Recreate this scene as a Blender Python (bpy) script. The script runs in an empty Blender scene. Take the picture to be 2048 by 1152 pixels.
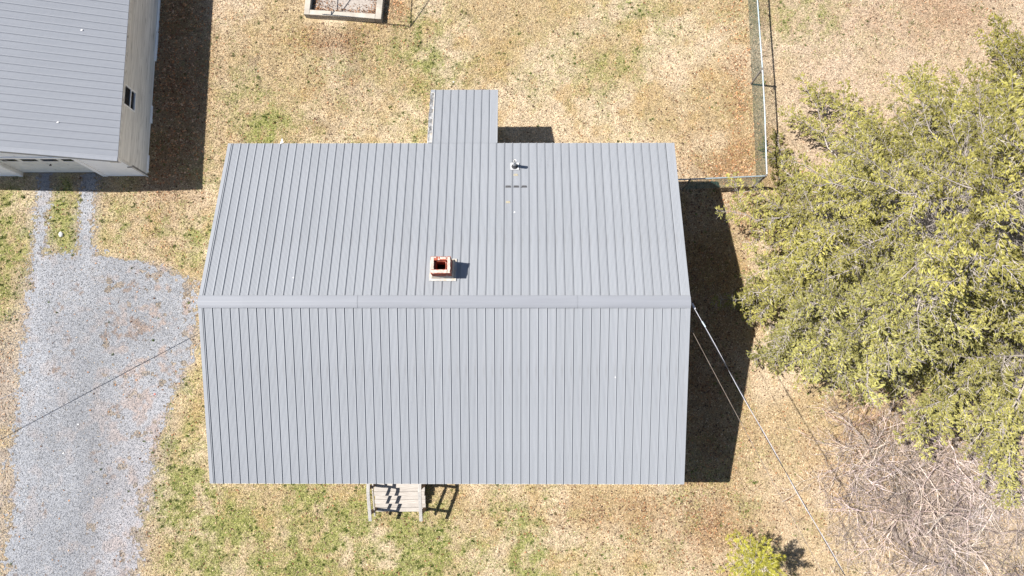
import bpy, math, random
import numpy as np
from mathutils import Vector, Matrix

random.seed(7)
RNG = np.random.default_rng(11)
scene = bpy.context.scene
COL = scene.collection

# ------------------------------------------------------------------ camera, world, sun, exposure
H = 24.94
cam_d = bpy.data.cameras.new('camera')
cam_d.sensor_width = 36.0
cam_d.lens = 1583.47 / 2048 * 36.0
cam_d.clip_start = 0.5
cam_d.clip_end = 1200
cam = bpy.data.objects.new('camera', cam_d)
COL.objects.link(cam)
e_ = (0.99997314, 0.0, -0.00732927)
n_ = (0.0010408, -0.98986584, 0.14200191)
u_ = (-0.007255, -0.14200572, -0.98983925)
right = Vector((e_[0], n_[0], u_[0]))
up = -Vector((e_[1], n_[1], u_[1]))
back = -Vector((e_[2], n_[2], u_[2]))
R3 = Matrix((right, up, back)).transposed()
cam.matrix_world = Matrix.Translation((0, 0, H)) @ R3.to_4x4()
scene.camera = cam

SX, SY = 0.6488, -0.0817                      # shadow offset per metre of height
sun_vec = Vector((-SX, -SY, 1)).normalized()  # towards the sun
sun_d = bpy.data.lights.new('sun', 'SUN')
sun_d.energy = 5.0
sun_d.angle = math.radians(0.5)
sun_d.color = (1.0, 0.955, 0.89)
sun = bpy.data.objects.new('sun', sun_d)
COL.objects.link(sun)
sun.rotation_euler = sun_vec.to_track_quat('Z', 'Y').to_euler()

world = bpy.data.worlds.new('World')
scene.world = world
world.use_nodes = True
wn = world.node_tree
bg = wn.nodes['Background']
sky = wn.nodes.new('ShaderNodeTexSky')
sky.sky_type = 'NISHITA'
sky.sun_disc = False
sky.sun_elevation = math.asin(sun_vec.z)
sky.sun_rotation = math.atan2(sun_vec.x, sun_vec.y)
sky.air_density = 1.0
sky.dust_density = 0.4
sky.ozone_density = 1.0
wn.links.new(sky.outputs[0], bg.inputs[0])
bg.inputs[1].default_value = 0.060

scene.view_settings.view_transform = 'Standard'
scene.view_settings.look = 'None'
scene.view_settings.exposure = 0.92
scene.view_settings.gamma = 1.0
scene.view_settings.use_curve_mapping = False
scene.render.engine = 'CYCLES'

# ------------------------------------------------------------------ helpers
def tag(o, label=None, cat=None, group=None, kind=None):
    if label: o['label'] = label
    if cat: o['category'] = cat
    if group: o['group'] = group
    if kind: o['kind'] = kind
    return o

def link(name, me, mat=None, parent=None):
    o = bpy.data.objects.new(name, me)
    COL.objects.link(o)
    if parent is not None: o.parent = parent
    if mat is not None and me is not None and len(me.materials) == 0:
        me.materials.append(mat)
    return o

def empty(name, loc=(0, 0, 0), label=None, cat=None, group=None):
    o = bpy.data.objects.new(name, None)
    COL.objects.link(o)
    o.location = loc
    o.empty_display_size = 0.2
    tag(o, label, cat, group)
    return o

def mesh_np(name, V, F, smooth=False, color=None):
    """V (n,3), F (m,k) with constant k"""
    V = np.asarray(V, dtype=np.float32); F = np.asarray(F, dtype=np.int32)
    me = bpy.data.meshes.new(name)
    me.vertices.add(len(V)); me.vertices.foreach_set('co', V.ravel())
    k = F.shape[1]
    me.loops.add(F.size); me.loops.foreach_set('vertex_index', F.ravel())
    me.polygons.add(len(F))
    me.polygons.foreach_set('loop_start', np.arange(0, F.size, k, dtype=np.int32))
    me.polygons.foreach_set('loop_total', np.full(len(F), k, dtype=np.int32))
    if smooth: me.polygons.foreach_set('use_smooth', np.ones(len(F), dtype=bool))
    me.update(calc_edges=True)
    if color is not None:
        a = me.color_attributes.new('tint', 'FLOAT_COLOR', 'POINT')
        c = np.ones((len(V), 4), dtype=np.float32); c[:, :3] = color
        a.data.foreach_set('color', c.ravel())
    me.validate()
    return me

class MB:
    """collects boxes, prisms and tubes into one mesh"""
    def __init__(s): s.v = []; s.f = []
    def add(s, vs, fs):
        b = len(s.v); s.v += [tuple(v) for v in vs]; s.f += [tuple(b + i for i in f) for f in fs]; return s
    def box(s, x0, x1, y0, y1, z0, z1):
        return s.add([(x0,y0,z0),(x1,y0,z0),(x1,y1,z0),(x0,y1,z0),(x0,y0,z1),(x1,y0,z1),(x1,y1,z1),(x0,y1,z1)],
              [(0,3,2,1),(4,5,6,7),(0,1,5,4),(1,2,6,5),(2,3,7,6),(3,0,4,7)])
    def beam(s, a, b, w, h):
        """box from a to b, width w (horizontal), height h"""
        a = Vector(a); b = Vector(b); d = (b - a).normalized()
        up0 = Vector((0, 0, 1)) if abs(d.z) < 0.95 else Vector((0, 1, 0))
        sd = d.cross(up0).normalized() * (w / 2); u = sd.cross(d).normalized() * (h / 2)
        vs = [a-sd-u, a+sd-u, a+sd+u, a-sd+u, b-sd-u, b+sd-u, b+sd+u, b-sd+u]
        return s.add(vs, [(0,1,2,3),(7,6,5,4),(0,4,5,1),(1,5,6,2),(2,6,7,3),(3,7,4,0)])
    def tube(s, pts, rad, n=6, caps=True):
        pts = [Vector(p) for p in pts]
        if not hasattr(rad, '__len__'): rad = [rad] * len(pts)
        b = len(s.v); prev = None
        for i, p in enumerate(pts):
            d = (pts[min(i+1, len(pts)-1)] - pts[max(i-1, 0)])
            if d.length < 1e-9: d = Vector((0, 0, 1))
            d.normalize()
            ref = Vector((0, 0, 1)) if abs(d.z) < 0.9 else Vector((1, 0, 0))
            x = d.cross(ref).normalized(); y = x.cross(d)
            for k in range(n):
                a = 2 * math.pi * k / n
                s.v.append(tuple(p + (x * math.cos(a) + y * math.sin(a)) * rad[i]))
        for i in range(len(pts) - 1):
            for k in range(n):
                s.f.append((b+i*n+k, b+i*n+(k+1)%n, b+(i+1)*n+(k+1)%n, b+(i+1)*n+k))
        if caps:
            s.f.append(tuple(b + k for k in range(n))[::-1])
            e = b + (len(pts)-1)*n; s.f.append(tuple(e + k for k in range(n)))
        return s
    def prism(s, poly, z0, z1):
        n = len(poly)
        vs = [(x, y, z0) for x, y in poly] + [(x, y, z1) for x, y in poly]
        return s.add(vs, [tuple(range(n))[::-1], tuple(range(n, 2*n))] + [(i, (i+1)%n, n+(i+1)%n, n+i) for i in range(n)])
    def mesh(s, name, smooth=False):
        me = bpy.data.meshes.new(name); me.from_pydata(s.v, [], s.f); me.update()
        if smooth:
            for p in me.polygons: p.use_smooth = True
        return me
    def build(s, name, mat, parent=None, smooth=False, bevel=0):
        o = link(name, s.mesh(name, smooth), mat, parent)
        if bevel:
            m = o.modifiers.new('bevel', 'BEVEL'); m.width = bevel; m.segments = 1; m.limit_method = 'ANGLE'
        return o

# tubes of straight segments, all at once: A,B (n,3), ra, rb
def seg_tubes(A, B, ra, rb, n=3, twist=None):
    A = np.asarray(A, float); B = np.asarray(B, float)
    d = B - A; L = np.linalg.norm(d, axis=1, keepdims=True); L[L < 1e-9] = 1e-9; d = d / L
    ref = np.where(np.abs(d[:, 2:3]) < 0.9, np.array([[0, 0, 1.]]), np.array([[1., 0, 0]]))
    x = np.cross(d, ref); x /= np.linalg.norm(x, axis=1, keepdims=True)
    y = np.cross(x, d)
    ra = np.broadcast_to(np.asarray(ra, float), (len(A),)); rb = np.broadcast_to(np.asarray(rb, float), (len(A),))
    V = np.zeros((len(A), 2 * n, 3))
    for k in range(n):
        a = 2 * math.pi * k / n
        o = x * math.cos(a) + y * math.sin(a)
        V[:, k] = A + o * ra[:, None]; V[:, n + k] = B + o * rb[:, None]
    base = (np.arange(len(A)) * 2 * n)[:, None]
    F = np.concatenate([base + np.array([[k, (k+1) % n, n + (k+1) % n, n + k]]) for k in range(n)], axis=0)
    return V.reshape(-1, 3), F

# needle-covered shoots: flattened spindles
def spindles(A, D, L, Wd, rng):
    """A start, D unit dir, L length, Wd half-width -> V, F(tri)"""
    n = len(A)
    ref = rng.normal(size=(n, 3)) * 0.35 + np.array([0, 0, 1.0])
    x = np.cross(D, ref); x /= (np.linalg.norm(x, axis=1, keepdims=True) + 1e-9)
    y = np.cross(x, D)
    V = np.zeros((n, 5, 3))
    m = A + D * (L * 0.42)[:, None]
    V[:, 0] = A; V[:, 1] = m + x * Wd[:, None]; V[:, 2] = m + y * (Wd * 0.7)[:, None]; V[:, 3] = m - x * Wd[:, None]
    V[:, 4] = A + D * L[:, None]
    base = (np.arange(n) * 5)[:, None]
    T = np.array([[0, 1, 2], [0, 2, 3], [1, 4, 2], [2, 4, 3]])
    F = (base[:, :, None] + T[None]).reshape(-1, 3)
    return V.reshape(-1, 3), F

# value noise
_perm = np.random.default_rng(3).random((256, 256))
def vnoise(x, y):
    xi = np.floor(x).astype(int); yi = np.floor(y).astype(int)
    fx = x - xi; fy = y - yi; fx = fx*fx*(3-2*fx); fy = fy*fy*(3-2*fy)
    a = _perm[xi % 256, yi % 256]; b = _perm[(xi+1) % 256, yi % 256]
    c = _perm[xi % 256, (yi+1) % 256]; d = _perm[(xi+1) % 256, (yi+1) % 256]
    return (a*(1-fx)+b*fx)*(1-fy) + (c*(1-fx)+d*fx)*fy
def fbm(x, y, f=1.0, o=4, seed=0):
    s = 0; a = 0.5; t = 0
    for i in range(o):
        s = s + a * vnoise(x*f + 17.3*i + seed*31.7, y*f - 9.1*i + seed*13.3); t += a; f *= 2.03; a *= 0.55
    return s / t
def sstep(a, b, x):
    t = np.clip((x - a) / (b - a), 0, 1); return t*t*(3-2*t)

# ------------------------------------------------------------------ materials
def mat_new(name):
    m = bpy.data.materials.new(name); m.use_nodes = True
    nt = m.node_tree; b = nt.nodes['Principled BSDF']
    return m, nt, b

def N(nt, t, **kw):
    n = nt.nodes.new(t)
    for k, v in kw.items(): setattr(n, k, v)
    return n

def mat_noise(name, c1, c2, scale=8, rough=0.8, bump=0.0, bscale=None, stretch=(1, 1, 1), metallic=0, spec=0.3,
              lo=0.35, hi=0.65, objrand=0.0, detail=5, coord='Object', c3=None, c3lo=0.62, c3hi=0.7, c3scale=3, c3stretch=(1,1,1)):
    m, nt, b = mat_new(name)
    tc = N(nt, 'ShaderNodeTexCoord'); mp = N(nt, 'ShaderNodeMapping'); mp.inputs['Scale'].default_value = stretch
    nt.links.new(tc.outputs[coord], mp.inputs[0])
    no = N(nt, 'ShaderNodeTexNoise'); no.inputs['Scale'].default_value = scale; no.inputs['Detail'].default_value = detail
    nt.links.new(mp.outputs[0], no.inputs[0])
    rp = N(nt, 'ShaderNodeValToRGB'); rp.color_ramp.elements[0].position = lo; rp.color_ramp.elements[1].position = hi
    rp.color_ramp.elements[0].color = (*c1, 1); rp.color_ramp.elements[1].color = (*c2, 1)
    nt.links.new(no.outputs[0], rp.inputs[0])
    out = rp.outputs[0]
    if c3:
        mp3 = N(nt, 'ShaderNodeMapping'); mp3.inputs['Scale'].default_value = c3stretch
        nt.links.new(tc.outputs[coord], mp3.inputs[0])
        n3 = N(nt, 'ShaderNodeTexNoise'); n3.inputs['Scale'].default_value = c3scale; n3.inputs['Detail'].default_value = 6
        nt.links.new(mp3.outputs[0], n3.inputs[0])
        r3 = N(nt, 'ShaderNodeMapRange'); r3.inputs[1].default_value = c3lo; r3.inputs[2].default_value = c3hi
        nt.links.new(n3.outputs[0], r3.inputs[0])
        mx = N(nt, 'ShaderNodeMix', data_type='RGBA'); mx.inputs[7].default_value = (*c3, 1)
        nt.links.new(r3.outputs[0], mx.inputs[0]); nt.links.new(out, mx.inputs[6]); out = mx.outputs[2]
    if objrand:
        oi = N(nt, 'ShaderNodeObjectInfo'); mr = N(nt, 'ShaderNodeMapRange')
        mr.inputs[3].default_value = 1 - objrand; mr.inputs[4].default_value = 1 + objrand
        nt.links.new(oi.outputs['Random'], mr.inputs[0])
        hs = N(nt, 'ShaderNodeHueSaturation'); nt.links.new(mr.outputs[0], hs.inputs['Value']); nt.links.new(out, hs.inputs['Color'])
        out = hs.outputs[0]
    nt.links.new(out, b.inputs['Base Color'])
    b.inputs['Roughness'].default_value = rough; b.inputs['Metallic'].default_value = metallic
    b.inputs['Specular IOR Level'].default_value = spec
    if bump:
        n2 = N(nt, 'ShaderNodeTexNoise'); n2.inputs['Scale'].default_value = bscale or scale * 3; n2.inputs['Detail'].default_value = 6
        nt.links.new(mp.outputs[0], n2.inputs[0])
        bp = N(nt, 'ShaderNodeBump'); bp.inputs['Strength'].default_value = bump; bp.inputs['Distance'].default_value = 0.01
        nt.links.new(n2.outputs[0], bp.inputs['Height']); nt.links.new(bp.outputs[0], b.inputs['Normal'])
    return m

def mat_tint(name, rand=(0.6, 1.3), rough=0.9, transl=0.0, hue=0.0, spec=0.15, mul=1.0):
    """colour comes from the 'tint' attribute, each loose piece varied on its own"""
    m, nt, b = mat_new(name)
    at = N(nt, 'ShaderNodeAttribute', attribute_name='tint')
    ge = N(nt, 'ShaderNodeNewGeometry')
    mr = N(nt, 'ShaderNodeMapRange'); mr.inputs[3].default_value = rand[0]*mul; mr.inputs[4].default_value = rand[1]*mul
    nt.links.new(ge.outputs['Random Per Island'], mr.inputs[0])
    hs = N(nt, 'ShaderNodeHueSaturation'); nt.links.new(at.outputs['Color'], hs.inputs['Color']); nt.links.new(mr.outputs[0], hs.inputs['Value'])
    nt.links.new(hs.outputs[0], b.inputs['Base Color'])
    b.inputs['Roughness'].default_value = rough; b.inputs['Specular IOR Level'].default_value = spec
    if transl:
        tr = N(nt, 'ShaderNodeBsdfTranslucent'); nt.links.new(hs.outputs[0], tr.inputs[0])
        mx = N(nt, 'ShaderNodeMixShader'); mx.inputs[0].default_value = transl
        nt.links.new(b.outputs[0], mx.inputs[1]); nt.links.new(tr.outputs[0], mx.inputs[2])
        nt.links.new(mx.outputs[0], nt.nodes['Material Output'].inputs[0])
    return m

def mat_ground():
    m, nt, b = mat_new('lawn_soil')
    at = N(nt, 'ShaderNodeAttribute', attribute_name='tint')
    tc = N(nt, 'ShaderNodeTexCoord')
    n1 = N(nt, 'ShaderNodeTexNoise'); n1.inputs['Scale'].default_value = 22; n1.inputs['Detail'].default_value = 6
    n2 = N(nt, 'ShaderNodeTexNoise'); n2.inputs['Scale'].default_value = 3.0; n2.inputs['Detail'].default_value = 5
    nt.links.new(tc.outputs['Object'], n1.inputs[0]); nt.links.new(tc.outputs['Object'], n2.inputs[0])
    m1 = N(nt, 'ShaderNodeMapRange'); m1.inputs[1].default_value = .3; m1.inputs[2].default_value = .7; m1.inputs[3].default_value = .45; m1.inputs[4].default_value = 1.2
    m2 = N(nt, 'ShaderNodeMapRange'); m2.inputs[1].default_value = .3; m2.inputs[2].default_value = .7; m2.inputs[3].default_value = .85; m2.inputs[4].default_value = 1.12
    nt.links.new(n1.outputs[0], m1.inputs[0]); nt.links.new(n2.outputs[0], m2.inputs[0])
    mm = N(nt, 'ShaderNodeMath', operation='MULTIPLY'); nt.links.new(m1.outputs[0], mm.inputs[0]); nt.links.new(m2.outputs[0], mm.inputs[1])
    hs = N(nt, 'ShaderNodeHueSaturation'); nt.links.new(at.outputs['Color'], hs.inputs['Color']); nt.links.new(mm.outputs[0], hs.inputs['Value'])
    nt.links.new(hs.outputs[0], b.inputs['Base Color']); b.inputs['Roughness'].default_value = 1.0; b.inputs['Specular IOR Level'].default_value = .1
    bp = N(nt, 'ShaderNodeBump'); bp.inputs['Strength'].default_value = .8; bp.inputs['Distance'].default_value = .03
    nt.links.new(n1.outputs[0], bp.inputs['Height']); nt.links.new(bp.outputs[0], b.inputs['Normal'])
    return m

def mat_gravel():
    m, nt, b = mat_new('driveway_gravel')
    tc = N(nt, 'ShaderNodeTexCoord')
    vo = N(nt, 'ShaderNodeTexVoronoi'); vo.inputs['Scale'].default_value = 58; nt.links.new(tc.outputs['Object'], vo.inputs[0])
    sp = N(nt, 'ShaderNodeSeparateColor'); nt.links.new(vo.outputs['Color'], sp.inputs[0])
    rp = N(nt, 'ShaderNodeValToRGB'); el = rp.color_ramp.elements
    el[0].position = 0; el[0].color = (.22, .225, .240, 1); el[1].position = 1; el[1].color = (.44, .435, .43, 1)
    a = el.new(.5); a.color = (.295, .298, .312, 1); a = el.new(.85); a.color = (.345, .345, .352, 1)
    nt.links.new(sp.outputs[0], rp.inputs[0])
    at = N(nt, 'ShaderNodeAttribute', attribute_name='tint')
    mx = N(nt, 'ShaderNodeMix', data_type='RGBA', blend_type='MULTIPLY'); mx.inputs[0].default_value = 1
    nt.links.new(rp.outputs[0], mx.inputs[6]); nt.links.new(at.outputs['Color'], mx.inputs[7])
    nt.links.new(mx.outputs[2], b.inputs['Base Color']); b.inputs['Roughness'].default_value = .95; b.inputs['Specular IOR Level'].default_value = .2
    bp = N(nt, 'ShaderNodeBump'); bp.inputs['Strength'].default_value = .5; bp.inputs['Distance'].default_value = .012; bp.invert = True
    nt.links.new(vo.outputs['Distance'], bp.inputs['Height']); nt.links.new(bp.outputs[0], b.inputs['Normal'])
    return m

M = {}
M['ground'] = mat_ground()
M['gravel'] = mat_gravel()
M['stone'] = mat_tint('loose_stone', (0.78, 1.15), .95)
M['straw'] = mat_tint('dry_grass', (0.45, 1.3), .95, transl=0.2)
M['leaf'] = mat_tint('dead_leaves', (0.45, 1.4), .85, transl=0.15)
M['needles'] = mat_tint('spruce_needles', (0.6, 1.35), .7, transl=0.35, spec=.2)
M['pine_needles'] = mat_tint('pine_needles', (0.7, 1.3), .7, transl=0.35, spec=.2)
M['twig'] = mat_tint('grey_twigs', (0.6, 1.4), .9)
M['roof'] = mat_noise('painted_steel_roof', (.240, .252, .273), (.262, .274, .296), scale=1.3, rough=.45, spec=.4, stretch=(6, .5, 1), objrand=.03,
                      c3=(.206, .210, .220), c3lo=.55, c3hi=.8, c3scale=2.5, c3stretch=(3, .4, 1), coord='Object')
M['garage_roof'] = mat_noise('garage_steel_roof', (.232, .245, .274), (.250, .263, .292), scale=1.5, rough=.5, spec=.4, stretch=(6, .5, 1), objrand=.012,
                      bump=.15, bscale=90)
M['cap'] = mat_noise('ridge_cap_steel', (.205, .214, .238), (.222, .232, .257), scale=1.1, rough=.5, spec=.35, stretch=(.5, 6, 1), objrand=.03)
M['white_siding'] = mat_noise('white_siding', (.62, .62, .61), (.72, .72, .71), scale=3, rough=.6, c3=(.5, .5, .49), c3scale=2)
M['front_siding'] = mat_noise('white_front_boards', (.84, .85, .87), (.88, .89, .91), scale=3, rough=.6, objrand=.02, c3=(.62, .63, .64), c3scale=5, c3lo=.66, c3hi=.75)
M['old_siding'] = mat_noise('weathered_siding', (.60, .585, .555), (.80, .785, .75), scale=3.5, rough=.9, stretch=(1, .25, 9), bump=.3, objrand=.05,
                            c3=(.20, .185, .17), c3lo=.62, c3hi=.72, c3scale=9, c3stretch=(1, .18, 5))
M['trim'] = mat_noise('white_trim', (.55, .54, .52), (.70, .69, .67), scale=6, rough=.6, c3=(.30, .28, .26), c3lo=.63, c3hi=.72, c3scale=8)
M['grey_board'] = mat_noise('bare_grey_board', (.16, .16, .16), (.32, .32, .32), scale=5, rough=.9, stretch=(1, 1, 4), bump=.3)
M['door'] = mat_noise('garage_door_paint', (.66, .65, .61), (.74, .73, .69), scale=4, rough=.6, objrand=.02, c3=(.54, .53, .49), c3scale=7)
M['glass'] = mat_noise('dark_glass', (.012, .014, .02), (.02, .023, .03), scale=2, rough=.06, spec=.8)
M['brick'] = mat_noise('red_brick', (.25, .058, .036), (.40, .115, .07), scale=14, rough=.9, bump=.5, bscale=60, objrand=.22,
                       c3=(.58, .50, .44), c3lo=.60, c3hi=.68, c3scale=9)
M['mortar'] = mat_noise('lime_mortar', (.36, .315, .27), (.48, .43, .375), scale=12, rough=.95, bump=.6, bscale=50, c3=(.36, .29, .22), c3lo=.6, c3hi=.7, c3scale=16)
M['soot_and_hollow_dark'] = mat_noise('soot_and_hollow_dark', (.008, .007, .006), (.02, .017, .014), scale=6, rough=1)
M['flash'] = mat_noise('caulked_flashing', (.32, .32, .32), (.46, .445, .42), scale=9, rough=.6, c3=(.42, .36, .28), c3scale=10, c3lo=.5, c3hi=.65)
M['pvc'] = mat_noise('white_pvc', (.42, .42, .42), (.48, .48, .48), scale=3, rough=.4)
M['rubber'] = mat_noise('black_rubber', (.03, .03, .035), (.05, .05, .055), scale=8, rough=.6)
M['tan_foam'] = mat_noise('tan_foam', (.27, .24, .17), (.36, .32, .24), scale=20, rough=.9)
M['dark_foam'] = mat_noise('dark_closure', (.03, .03, .033), (.10, .10, .105), scale=60, rough=.9)
M['shingle'] = mat_noise('old_shingles', (.10, .10, .105), (.30, .30, .30), scale=16, rough=.95, bump=.5, objrand=.35, c3=(.03, .03, .03), c3lo=.58, c3hi=.66, c3scale=14)
M['deckwood'] = mat_noise('bleached_deck_boards', (.30, .272, .245), (.40, .37, .34), scale=3, rough=.9, stretch=(1.2, 12, 12), bump=.35, objrand=.06,
                          c3=(.26, .22, .19), c3lo=.64, c3hi=.72, c3scale=3, c3stretch=(1, 10, 10))
M['railwood'] = mat_noise('bleached_rail', (.29, .275, .26), (.40, .385, .365), scale=4, rough=.9, stretch=(10, 1, 10), bump=.3)
M['postwood'] = mat_noise('brown_post_wood', (.16, .10, .065), (.26, .18, .12), scale=6, rough=.9, stretch=(4, 4, 1), bump=.3)
M['timber'] = mat_noise('weathered_timber', (.30, .27, .23), (.42, .385, .33), scale=3, rough=.9, stretch=(1, 1, 1), bump=.4, objrand=.05,
                        c3=(.22, .19, .16), c3lo=.60, c3hi=.72, c3scale=4, c3stretch=(.6, 6, 6))
M['bedsoil'] = mat_noise('grey_sand', (.27, .235, .205), (.36, .32, .285), scale=14, rough=1, bump=.6, bscale=60)
M['darkmetal'] = mat_noise('dark_frame_metal', (.05, .045, .04), (.08, .07, .06), scale=5, rough=.6)
M['galv'] = mat_noise('galvanised_pipe', (.25, .31, .34), (.36, .42, .46), scale=6, rough=.4, metallic=.3, spec=.5)
M['fencepost'] = mat_noise('dull_fence_post', (.14, .13, .12), (.24, .22, .20), scale=6, rough=.7)
M['greenwire'] = mat_noise('green_coated_wire', (.05, .12, .105), (.08, .16, .145), scale=5, rough=.6)
M['cable'] = mat_noise('bare_aluminium_cable', (.42, .42, .46), (.50, .50, .55), scale=4, rough=.5, spec=.5)
M['blackcable'] = mat_noise('black_cable', (.02, .02, .025), (.04, .04, .045), scale=4, rough=.6)
M['greycable'] = mat_noise('grey_cable', (.16, .13, .11), (.24, .2, .17), scale=4, rough=.7)
M['dullcable'] = mat_noise('dull_grey_cable', (.20, .20, .215), (.25, .25, .265), scale=4, rough=.7)
M['bark'] = mat_noise('spruce_bark', (.20, .165, .14), (.42, .37, .33), scale=5, rough=.95, bump=.6, stretch=(1, 1, 2))
M['greybark'] = mat_noise('grey_bark', (.13, .10, .085), (.28, .23, .20), scale=9, rough=.95, bump=.6)
M['white'] = mat_noise('white_stone', (.72, .70, .70), (.82, .80, .80), scale=4, rough=.7)
M['redpl'] = mat_noise('faded_red_plastic', (.75, .12, .08), (.8, .18, .12), scale=5, rough=.5)
M['soffit'] = mat_noise('soffit', (.5, .5, .5), (.55, .55, .55), scale=2, rough=.7)
M['concrete'] = mat_noise('foundation_concrete', (.25, .25, .24), (.34, .34, .33), scale=4, rough=.95, bump=.3)
M['brownroof'] = mat_noise('front_door_paint', (.10, .05, .04), (.12, .06, .05), scale=2, rough=.5)

# ------------------------------------------------------------------ fields that lay out the lawn
XL, XRR = -8.281, 4.449           # house roof extents
YR, HW, ZE, RISE = 2.559, 4.747, 3.1445, 1.494
SL = RISE / HW; ANG = math.atan(SL)
YB, YF = YR + HW, YR - HW
GE, GS = -11.82, 7.02              # garage east eave, south rake
GRX, GRZ, GEZ = -15.34, 3.59, 2.42

def drive_field(x, y):
    yy = np.array([-14, -5.3, -1.5, .04, 1.29, 2.6, 3.68, 4.16, 4.45, 4.62, 4.9, 6.2, 7.4, 9])
    xr = np.array([-11.9, -11.5, -11.15, -10.75, -10.2, -10.15, -10.3, -10.9, -12.1, -13.3, -13.62, -13.66, -13.62, -13.6])
    yl = np.array([-14, -5.3, -.74, 1.6, 4.5, 5.3, 7.4, 9])
    xl = np.array([-15.7, -15.6, -15.8, -15.72, -15.75, -15.68, -15.66, -15.66])
    d = np.minimum(x - (np.interp(y, yl, xl)), np.interp(y, yy, xr) - x)
    med = np.minimum(.43 - np.abs(x + 14.70), (y - 4.75))    # grass strip between the wheel tracks
    med = np.minimum(med, 9 - y)
    d = np.minimum(d, -med)
    return np.where(y > 7.37, -1.0, d)

def gravel_mask(x, y):
    d = drive_field(x, y)
    ragged = .34 - .17 * sstep(4.8, 5.4, y) + .85 * sstep(2.9, 4.3, y) * sstep(-13.6, -13.0, x) + .35 * sstep(-2, -4, y) * sstep(-13.5, -12.5, x)
    n = (fbm(x, y, 2.6, 5, 5) - .5) * 2
    n2 = (fbm(x, y, 9.0, 3, 6) - .5)
    n3 = (vnoise(x * 24, y * 24) - .5)
    return d + ragged * (n * .80 + n2 * 1.3) + n3 * .42 - .12 * ragged

def blob(x, y, cx, cy, rx, ry):
    return np.exp(-(((x-cx)/rx)**2 + ((y-cy)/ry)**2))

def greenness(x, y):
    n = fbm(x, y, .9, 5, 1); nf = fbm(x, y, 4.0, 3, 2)
    g = .07 + .0 * x
    g += .95 * blob(x, y, -9.9, -2.2, 1.0, 2.6)
    g += .95 * blob(x, y, -7.8, -3.8, 3.0, 1.5)
    g += .85 * blob(x, y, -5.4, -4.6, 3.2, 1.4)
    g += .70 * blob(x, y, -1.6, -4.8, 3.8, 1.6)
    g += .75 * blob(x, y, -16.8, 4.6, 1.3, 2.2)
    g += .80 * blob(x, y, -14.7, 5.8, .6, 1.4)
    g += .45 * blob(x, y, -12.5, 5.4, 1.2, 1.3)
    g += .35 * blob(x, y, -10.2, 5.6, 1.0, 1.5)
    g += .95 * blob(x, y, -8.1, 8.8, .6, .5)
    g += .22 * blob(x, y, -9.0, 9.9, 1.2, 1.6)
    g += .18 * blob(x, y, -6.6, 10.2, 1.3, 1.6)
    g += .40 * blob(x, y, -3.0, 11.4, 1.6, 1.4)
    g += .28 * blob(x, y, 3.6, 12.2, 1.3, 2.0)
    g += .12 * blob(x, y, 1.5, 10.6, 2.0, 1.3)
    g += .35 * blob(x, y, -4.0, 8.4, 2.0, .7)
    g += .30 * blob(x, y, 9.5, 12.9, 1.8, 1.0)
    g += .15 * blob(x, y, 6.3, -3.4, 1.5, 1.8)
    g += .20 * blob(x, y, 1.5, -4.6, 2.0, 1.0)
    return np.clip(g * (.28 + 1.05 * sstep(.34, .64, n)) * (.35 + 1.3 * sstep(.3, .7, nf)) - .03, 0, .9)

def brownness(x, y):
    n = fbm(x, y, 1.4, 5, 8)
    b = .06 + 0 * x
    b += .95 * blob(x, y, -11.4, 10.2, .9, 3.8)  # leaf litter by the garage, spread wider to brown its shadow too
    b += .7 * blob(x, y, 7.35, 9.6, .45, 4.2) + .9 * blob(x, y, 6.9, 7.4, 1.0, .6)
    b += .8 * blob(x, y, -6.2, 11.9, 1.5, .5) + .9 * blob(x, y, -4.1, 13.1, .5, .6)
    b += .55 * blob(x, y, 5.6, -4.0, 2.2, 1.0) + .35 * blob(x, y, 2.6, -3.4, 3.4, .7)
    b += .55 * blob(x, y, 14, 13.0, 3.0, 1.5)
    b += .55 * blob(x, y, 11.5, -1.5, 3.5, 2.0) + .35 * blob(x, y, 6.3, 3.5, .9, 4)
    b += .55 * blob(x, y, -16.9, 1.0, .7, 3.0) + .5 * blob(x, y, -17, -3.5, .8, 2)
    b += .20 * blob(x, y, -5.5, 10.2, 1.6, 1.0) + .8 * blob(x, y, 5.6, 1.8, 1.1, 5)  # last term browns the lawn where the house shadow falls
    return np.clip(b * (.2 + 1.6 * n), 0, 1)

STRAW = np.array([.535, .415, .245]); PALE = np.array([.67, .545, .385]); GOLD = np.array([.51, .365, .175])
BROWN = np.array([.32, .185, .09]); GREEN = np.array([.325, .325, .115]); PINK = np.array([.60, .475, .365]); GREYB = np.array([.30, .25, .21])

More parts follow.
